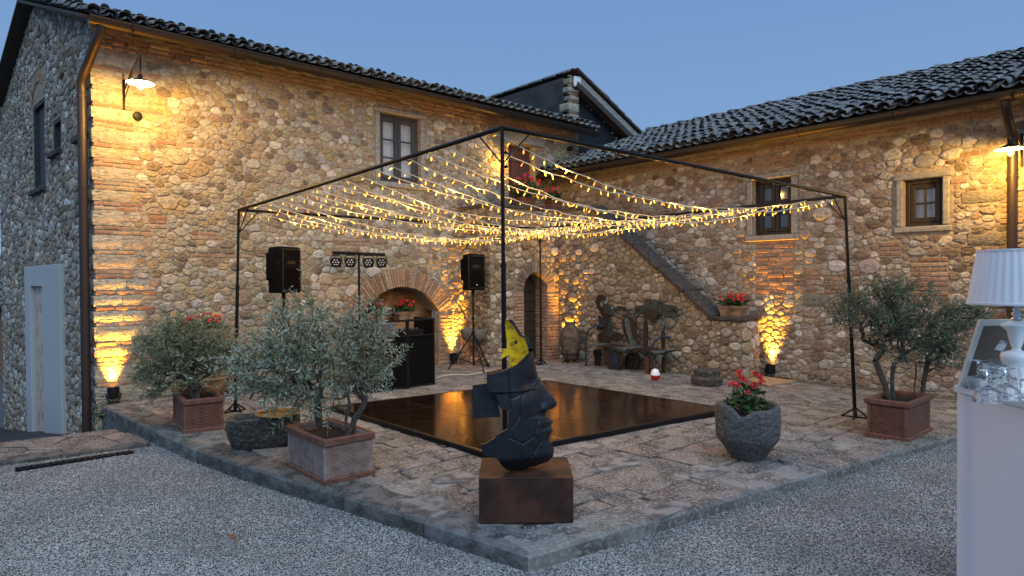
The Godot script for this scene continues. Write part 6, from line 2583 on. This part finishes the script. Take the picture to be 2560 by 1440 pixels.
# ---------------------------------------------------------------- bar with lamp and glasses
func bar() -> void:
	var zc := -3.7
	var corner := at_depth(2384, 962, zc)
	var top := corner.y
	var dir := Vector3(-0.06, 0, -1).normalized()     # from near to far
	var right := Vector3(-dir.z, 0, dir.x)
	if right.x < 0:
		right = -right
	var gy := gravel_y(2.8, -3.0)
	var ln := 2.4
	var wd := 0.62
	var ctr := corner - dir * (ln / 2) + right * (wd / 2)
	ctr.y = gy
	var br := thing("white_bar", "tall white lacquered bar counter standing on the gravel", "bar", ctr)
	var b := Basis(right, Vector3.UP, -dir)
	var h := top - gy
	var tm := MB.new()
	tm.box(Transform3D(b, Vector3(0, h - 0.02, 0)), Vector3(wd, 0.04, ln), 0.004)
	part(br, "counter_top", tm.commit(), M.white)
	for e in [-1, 1]:
		var fm := MB.new()
		fm.box(Transform3D(b, Vector3(-wd / 2 + 0.017, (h - 0.04) / 2, e * (ln / 2 - 0.075))), Vector3(0.03, h - 0.04, 0.14), 0.004)
		part(br, "stile", fm.commit(), M.white)
	var pm := MB.new()
	pm.box(Transform3D(b, Vector3(-wd / 2 + 0.036, (h - 0.04) / 2, 0)), Vector3(0.02, h - 0.04, ln - 0.02))
	part(br, "front_panel", pm.commit(), M.white)
	for e in [-1, 1]:
		var sm := MB.new()
		sm.box(Transform3D(b, Vector3(0.03, (h - 0.04) / 2, e * (ln / 2 - 0.015))), Vector3(wd - 0.09, h - 0.04, 0.02))
		part(br, "end_panel", sm.commit(), M.white)
	var place := func(px: float, z: float) -> Vector3:
		var q := at_depth(px, 900, z)
		return Vector3(q.x, top, z)
	# table lamp
	var lp: Vector3 = place.call(2541, -3.42)
	var la := thing("table_lamp", "unlit white table lamp with pleated shade on the bar", "lamp", lp)
	var bm := MB.new()
	bm.lathe([Vector2(0.001, 0.0), Vector2(0.075, 0.002), Vector2(0.08, 0.02), Vector2(0.06, 0.035), Vector2(0.05, 0.05), Vector2(0.055, 0.1), Vector2(0.06, 0.14), Vector2(0.082, 0.17), Vector2(0.088, 0.195), Vector2(0.08, 0.215), Vector2(0.03, 0.228), Vector2(0.022, 0.24), Vector2(0.03, 0.25), Vector2(0.042, 0.29), Vector2(0.052, 0.33), Vector2(0.085, 0.355), Vector2(0.088, 0.362), Vector2(0.06, 0.378), Vector2(0.03, 0.385), Vector2(0.001, 0.387)], 36)
	part(la, "milk_glass_base", bm.commit(), M.milk, Transform3D(Basis.from_scale(Vector3(0.82, 1, 0.82)), Vector3.ZERO))
	var nm := MB.new()
	nm.lathe([Vector2(0.022, 0.385), Vector2(0.028, 0.395), Vector2(0.015, 0.405), Vector2(0.026, 0.42), Vector2(0.013, 0.432), Vector2(0.02, 0.445), Vector2(0.01, 0.46), Vector2(0.01, 0.62)], 16)
	part(la, "metal_neck", nm.commit(), M.silver)
	var y0 := at_depth(2500, 762, -3.42).y - top
	var y1 := at_depth(2500, 624, -3.42).y - top
	var sh := MB.new()
	var seg := 144
	var prev := []
	for e in [[0.216, y0], [0.215, y0 + 0.012], [0.172, y1 - 0.012], [0.171, y1]]:
		var ring := []
		for k in seg:
			var an := TAU * k / seg
			var r: float = e[0] + (0.0028 if k % 4 < 2 else -0.0015)
			if e[1] == y0 or e[1] == y1:
				r = e[0] + 0.003
			ring.append(sh.v(Vector3(cos(an) * r, e[1], sin(an) * r)))
		if prev.size():
			for k in seg:
				sh.q(prev[k], ring[k], ring[(k + 1) % seg], prev[(k + 1) % seg])
		prev = ring
	part(la, "lamp_shade", sh.commit(), M.shade)
	var tr := MB.new()
	tr.lathe([Vector2(0.219, y0), Vector2(0.221, y0 + 0.004), Vector2(0.22, y0 + 0.014), Vector2(0.217, y0 + 0.016)], 72)
	tr.lathe([Vector2(0.174, y1 - 0.014), Vector2(0.177, y1 - 0.01), Vector2(0.176, y1)], 72)
	part(la, "shade_trim", tr.commit(), M.shade)
	# slanted display board at the far end
	var fz := zc + 0.06
	var org := at_depth(2392, 955, fz)
	var bd := thing("display_board", "slanted framed brown display board at the far end of the bar", "board", Vector3(org.x, top, fz))
	var pp := func(px: float, py: float) -> Vector2:
		var q := at_depth(px, py, fz)
		return Vector2(q.x - org.x, q.y - top)
	var outer := PackedVector2Array([pp.call(2392, 957), pp.call(2445, 799), pp.call(2640, 796), pp.call(2640, 957)])
	outer[0].y = 0.0
	outer[3].y = 0.0
	var om := MB.new()
	om.prism(outer, T(Vector3.ZERO), 0.02)
	part(bd, "frame", om.commit(), M.frame_paint)
	var im := MB.new()
	im.prism(PackedVector2Array([pp.call(2412, 938), pp.call(2453, 814), pp.call(2620, 812), pp.call(2620, 938)]), T(Vector3(0, 0, 0.02)), 0.003)
	part(bd, "brown_panel", im.commit(), M.mat_brown)
	var cm := MB.new()
	cm.prism(PackedVector2Array([pp.call(2477, 873), pp.call(2491, 849), pp.call(2512, 853), pp.call(2499, 877)]), T(Vector3(0, 0, 0.024)), 0.002)
	part(bd, "photo_card", cm.commit(), M.paper)
	# glasses
	var flute := func(up: bool) -> ArrayMesh:
		var mb := MB.new()
		var pr := [Vector2(0.001, 0.0), Vector2(0.034, 0.002), Vector2(0.034, 0.004), Vector2(0.007, 0.01), Vector2(0.006, 0.04), Vector2(0.01, 0.055), Vector2(0.006, 0.07), Vector2(0.02, 0.078), Vector2(0.043, 0.095), Vector2(0.05, 0.125), Vector2(0.0545, 0.14), Vector2(0.0525, 0.14), Vector2(0.048, 0.125), Vector2(0.041, 0.097), Vector2(0.02, 0.081), Vector2(0.001, 0.079)]
		if not up:
			for i in pr.size():
				pr[i] = Vector2(pr[i].x, 0.14 - pr[i].y)
		var seg2 := 48
		var pv := []
		for i in pr.size():
			var ring := []
			for k in seg2:
				var an := TAU * k / seg2
				var r: float = pr[i].x * (1.0 + (0.035 * cos(an * 12.0) if i > 6 else 0.0))
				ring.append(mb.v(Vector3(cos(an) * r, pr[i].y, sin(an) * r)))
			if pv.size():
				for k in seg2:
					if up:
						mb.q(pv[(k + 1) % seg2], ring[(k + 1) % seg2], ring[k], pv[k])
					else:
						mb.q(pv[k], ring[k], ring[(k + 1) % seg2], pv[(k + 1) % seg2])
			pv = ring
		return mb.commit()
	var gu: ArrayMesh = flute.call(true)
	var gd: ArrayMesh = flute.call(false)
	for e in [[2478, -3.36, true, "upright cut-glass coupe nearest the edge of the bar"], [2447, -3.56, false, "upside-down coupe by the foot of the slanted board"], [2516, -3.25, false, "upside-down coupe in front of the white lamp foot"], [2548, -3.3, true, "upright cut-glass coupe beside the white lamp foot"], [2500, -3.5, true, "upright cut-glass coupe before the brown board panel"], [2470, -3.18, false, "upside-down coupe at the front edge of the bar top"]]:
		var gp: Vector3 = place.call(e[0], e[1])
		var gl := thing("coupe_glass", e[3], "glass", gp)
		part(gl, "glass", gu if e[2] else gd, M.crystal, Transform3D(Basis.from_scale(Vector3(1.15, 1.15, 1.15)), Vector3(0, 0.001, 0)))

# ---------------------------------------------------------------- small things
func small_things() -> void:
	# pale board on the floor under the uplight
	var a := G(1866, 952)
	var bdm := MB.new()
	var pts := [G(1858, 951), G(1905, 944), G(1992, 957), G(1921, 968)]
	var ctr := Vector3.ZERO
	for p in pts:
		ctr += p / 4
	var pl := thing("floor_board", "flat pale wooden board lying before the wall light on the terrace", "board", ctr)
	var poly := PackedVector2Array()
	for p in pts:
		poly.append(Vector2(p.x - ctr.x, -(p.z - ctr.z)))
	if Geometry2D.is_polygon_clockwise(poly):
		poly.reverse()
	bdm.prism(poly, Transform3D(Basis(Vector3(1, 0, 0), Vector3(0, 0, -1), Vector3(0, 1, 0)), Vector3(0, 0.012, 0)), 0.02)
	part(pl, "board", bdm.commit(), M.board)
	# white cable between the stand and the booth
	var cp := [G(1088, 946, 0.02), G(1112, 938, 0.02), G(1140, 936, 0.02), G(1170, 937, 0.02), G(1200, 932, 0.02), G(1225, 925, 0.02)]
	var cb := thing("power_cable", "thin white power cable lying on the terrace behind the tripod", "cable", cp[0])
	var cm := MB.new()
	var rel := []
	for p in cp:
		rel.append(p - cp[0])
	cm.tube(rel, [0.008], 6)
	part(cb, "cord", cm.commit(), M.cable)
	# round vent on the farmhouse wall and a small camera
	var q := wp(FM, 342, 291)
	var vt := thing("round_wall_box", "small round metal box on the farmhouse wall below the lamp", "wall box", FM.p(q.x, q.y, 0.02))
	var vm := MB.new()
	vm.lathe([Vector2(0.062, 0.0), Vector2(0.06, 0.05), Vector2(0.05, 0.058), Vector2(0.001, 0.06)], 24, Transform3D(Basis(FM.a, FM.n, -FM.b), Vector3.ZERO))
	part(vt, "box", vm.commit(), M.iron)
	q = wp(FM, 1420, 373)
	var kc := thing("security_camera", "small black dome camera on the farmhouse wall right of the upper door", "camera", FM.p(q.x, q.y, 0.03))
	var km := MB.new()
	km.ball(FM.n * 0.06, Vector3(0.06, 0.06, 0.06), 14, 8)
	part(kc, "dome", km.commit(), M.black_metal)
	var kb := MB.new()
	kb.tube([FM.n * -0.02, FM.n * 0.03], [0.05], 14)
	part(kc, "mount", kb.commit(), M.iron)
	# fallen leaf on the gravel
	var lp := G(575, 1343, -0.115)
	var lf := thing("fallen_leaf", "single dry brown leaf on the grey gravel", "leaf", lp + Vector3(0, 0.012, 0), 0.8)
	var lm := MB.new()
	lm.col = Color(0.2, 0.08, 0.035)
	var pv := []
	for k in 7:
		var t := k / 6.0
		var w := 0.022 * sin(t * PI * 0.94 + 0.1)
		var row := [lm.v(Vector3(-w, 0.012 * sin(t * 4.0) + w * 0.5, t * 0.08)), lm.v(Vector3(0, 0.012 * sin(t * 4.0), t * 0.08)), lm.v(Vector3(w, 0.012 * sin(t * 4.0) + w * 0.4, t * 0.08))]
		if k:
			lm.q(pv[0], row[0], row[1], pv[1])
			lm.q(pv[1], row[1], row[2], pv[2])
		pv = row
	part(lf, "blade", lm.commit(), M.leaf)
	# black iron bench behind the olives
	var b0 := C + U * 1.95 - V * 0.75
	var ib := thing("iron_bench", "black iron garden bench by the farmhouse wall behind the front olive", "bench", b0 + U * 0.6)
	for s in [-0.55, 0.55]:
		var fm := MB.new()
		fm.tube([U * s - V * 0.22, U * s - V * 0.2 + Vector3(0, 0.25, 0), U * s - V * 0.24 + Vector3(0, 0.42, 0)], [0.014], 8)
		fm.tube([U * s + V * 0.24, U * s + V * 0.18 + Vector3(0, 0.42, 0)], [0.014], 8)
		part(ib, "leg_frame", fm.commit(), M.black_metal)
	for k in 5:
		var sm := MB.new()
		sm.box(Transform3D(Basis(U, Vector3.UP, -V), -V * (k * 0.095 - 0.19) + Vector3(0, 0.43, 0)), Vector3(1.25, 0.02, 0.075), 0.006)
		part(ib, "slat", sm.commit(), M.wood_dark)
	# far outbuilding at the left edge
	var fo := FG.p(-9.0, -2.0, -3.0)
	var ob := thing("far_outbuilding", "low brick outbuilding with tiled roof beyond the gable end", "house", fo)
	var om := MB.new()
	om.box(Transform3D(Basis(U, Vector3.UP, -V), Vector3(0, 1.5, 0)), Vector3(6, 3.0, 4), 0.02)
	part(ob, "wall", om.commit(), mat(S(0.25, 0.16, 0.11), 0.95, M.mortar.albedo_texture, 0.9))
	tile_roof(ob, fo - U * 3.2 - V * -2.3 * -1.0 + Vector3(0, 3.0, 0), U, (V + Vector3.UP * 0.35).normalized(), (Vector3.UP - V * 0.35).normalized(), 6.4, 4.8, 0, 311)

# ---------------------------------------------------------------- main
func _ready() -> void:
	cam_b = Basis(Vector3(1, 0, 0), -deg_to_rad(0.796)) * Basis(Vector3(0, 0, 1), -deg_to_rad(0.38))
	var cam := Camera3D.new()
	cam.name = "camera"
	cam.fov = rad_to_deg(2.0 * atan(720.0 / FPX))
	cam.near = 0.05
	cam.far = 400.0
	cam.transform = Transform3D(cam_b, cam_p)
	add_child(cam)
	var sky_m := ProceduralSkyMaterial.new()
	sky_m.sky_top_color = Color8(92, 134, 196)
	sky_m.sky_horizon_color = Color8(144, 180, 216)
	sky_m.sky_curve = 0.3
	sky_m.ground_bottom_color = Color8(70, 72, 76)
	sky_m.ground_horizon_color = Color8(110, 125, 145)
	sky_m.sky_energy_multiplier = 1.0
	var sky := Sky.new()
	sky.sky_material = sky_m
	var env := Environment.new()
	env.background_mode = Environment.BG_SKY
	env.sky = sky
	env.tonemap_mode = Environment.TONE_MAPPER_LINEAR
	env.tonemap_exposure = 1.0
	env.sdfgi_enabled = true
	env.ssao_enabled = true
	env.ssil_enabled = true
	var we := WorldEnvironment.new()
	we.name = "world"
	we.environment = env
	add_child(we)
	# the afterglow of the evening sky behind the camera: broad, soft, slightly warm
	var sun := DirectionalLight3D.new()
	sun.name = "sun"
	sun.light_color = Color(0.88, 0.96, 1.0)
	sun.light_energy = 0.68
	sun.light_angular_distance = 70.0
	sun.shadow_enabled = true
	sun.sky_mode = DirectionalLight3D.SKY_MODE_LIGHT_ONLY
	sun.basis = Basis.looking_at(-Vector3(0.3, 1.0, 0.8).normalized(), Vector3(0, 0, -1))
	add_child(sun)
	materials()
	M.stem = mat(S(0.07, 0.1, 0.04), 0.7)
	frames()
	ground()
	farmhouse()
	tower()
	wing()
	staircase()
	# lamps
	var b1 := wp(FM, 308, 200)
	wall_lamp("gooseneck wall lamp with enamel shade, lit, high on the farmhouse corner", FM, b1.x, on_plane(351, 217, FM.p(b1.x, 0), FM.a), 6.5)
	var b2 := wp(FR, 2556, 372)
	wall_lamp("gooseneck wall lamp with enamel shade, lit, beside the brown downpipe of the wing", FR, b2.x, on_plane(2526, 382, FR.p(b2.x, 0), FR.a), 4.2)
	lantern()
	var u1 := wp(FM, 285, 1000, 0.12)
	uplight("lit black uplight at the farmhouse corner beside the downpipe", FM.p(u1.x, 0, 0.1), FM, 34.0)
	var u2 := wp(FM, 1138, 905, 0.14)
	uplight("lit black uplight at the brick jamb right of the booth", FM.p(u2.x, 0, 0.1), FM, 34.0)
	uplight("lit black uplight hidden behind the terracotta oil jar", SK.p(0.34, 0, 0.11), SK, 30.0, 0.06)
	var u4 := wp(FR, 1922, 940, 0.14)
	uplight("lit black uplight on the pale board by the wing wall", FR.p(u4.x, 0, 0.1), FR, 34.0)
	light_frame()
	light_strings()
	dance_floor()
	sculpture()
	# planters and olives
	var f1 := G(482, 1081)
	var l1 := (G(423, 1053) - f1)
	var r1 := (G(569, 1073) - f1)
	planter("ribbed terracotta planter with an olive near the farmhouse corner", f1, r1, l1, 0.4, M.terracotta)
	var f2 := G(826, 1206)
	planter("whitish weathered ribbed terracotta planter with an olive behind the sculpture", f2, G(940, 1187) - f2, G(712, 1172) - f2, 0.4, M.terracotta_pale)
	var f3 := G(2249, 1100)
	planter("ribbed terracotta planter with an olive before the wing wall", f3, G(2342, 1082) - f3, G(2152, 1089) - f3, 0.43, M.terracotta)
	var pal_front := [[Color(0.25, 0.285, 0.2), 3.0], [Color(0.37, 0.4, 0.32), 2.4], [Color(0.16, 0.19, 0.11), 2.0]]
	var pal_small := [[Color(0.2, 0.22, 0.13), 3.0], [Color(0.26, 0.28, 0.17), 2.0], [Color(0.13, 0.155, 0.08), 2.0]]
	var pal_dark := [[Color(0.11, 0.14, 0.085), 3.0], [Color(0.15, 0.18, 0.11), 2.0], [Color(0.075, 0.1, 0.06), 2.0]]
	var blob := func(px: float, py: float, r: float, z: float, dz := 0.0) -> Array:
		var p := at_depth(px, py, z + dz)
		var m := r * -z / FPX
		return [p, Vector3(m, m * 0.85, m)]
	var z2 := f2.z - 0.32
	var o2 := f2 + (G(940, 1187) - f2 + G(712, 1172) - f2) * 0.5
	o2.y = 0.34
	olive("silvery olive bush with wide crown in the weathered planter", o2, [[at_depth(866, 1090, z2), at_depth(872, 1015, z2)], [at_depth(866, 1092, z2), at_depth(915, 1000, z2)], [at_depth(800, 1065, z2 - 0.1), at_depth(795, 985, z2 - 0.1)]],
		[blob.call(760, 825, 95, z2), blob.call(895, 845, 80, z2, 0.05), blob.call(690, 905, 100, z2, 0.1), blob.call(920, 900, 62, z2, -0.1), blob.call(830, 910, 105, z2), blob.call(625, 905, 48, z2, 0.15), blob.call(722, 968, 58, z2, 0.1), blob.call(935, 945, 45, z2, 0.1), blob.call(880, 960, 60, z2, -0.15), blob.call(945, 790, 22, z2), blob.call(632, 950, 36, z2, 0.2), blob.call(815, 1000, 42, z2, 0.12), blob.call(755, 1000, 34, z2, 0.1)], 600, 14, 601, pal_front)
	var z1 := f1.z - 0.3
	var o1 := f1 + (l1 + r1) * 0.5
	o1.y = 0.34
	olive("round bushy olive in the planter near the farmhouse corner", o1, [[at_depth(492, 1002, z1), at_depth(486, 950, z1)], [at_depth(487, 1004, z1), at_depth(470, 950, z1)]],
		[blob.call(450, 870, 80, z1), blob.call(520, 870, 70, z1), blob.call(400, 880, 60, z1), blob.call(380, 930, 42, z1), blob.call(470, 920, 70, z1), blob.call(548, 900, 42, z1), blob.call(455, 840, 50, z1, -0.1), blob.call(395, 965, 30, z1)], 600, 16, 603, pal_small)
	var z3 := f3.z - 0.35
	var o3 := f3 + (G(2342, 1082) - f3 + G(2152, 1089) - f3) * 0.5
	o3.y = 0.36
	olive("dark many-stemmed olive bush in the planter before the wing wall", o3, [[at_depth(2228, 1018, z3), at_depth(2190, 900, z3)], [at_depth(2232, 1018, z3), at_depth(2235, 910, z3)], [at_depth(2285, 1015, z3 - 0.1), at_depth(2290, 905, z3 - 0.1)], [at_depth(2300, 1015, z3 - 0.1), at_depth(2322, 900, z3 - 0.1)]],
		[blob.call(2200, 780, 75, z3), blob.call(2290, 790, 85, z3), blob.call(2245, 840, 85, z3), blob.call(2340, 840, 65, z3), blob.call(2390, 790, 50, z3), blob.call(2425, 775, 38, z3), blob.call(2130, 760, 42, z3), blob.call(2115, 800, 36, z3, 0.1), blob.call(2350, 890, 45, z3), blob.call(2230, 735, 45, z3)], 600, 14, 605, pal_dark)
	speaker("covered black loudspeaker behind the front olive, near the farmhouse wall", G(712, 992), deg_to_rad(62), at_depth(712, 618, G(712, 992).z).y)
	speaker("covered black loudspeaker beside the cellar door wall, right of the booth", G(1184, 926), deg_to_rad(28), at_depth(1184, 636, G(1184, 926).z).y)
	stage_lights()
	booth()
	stone_things()
	art_bench()
	bar()
	small_things()
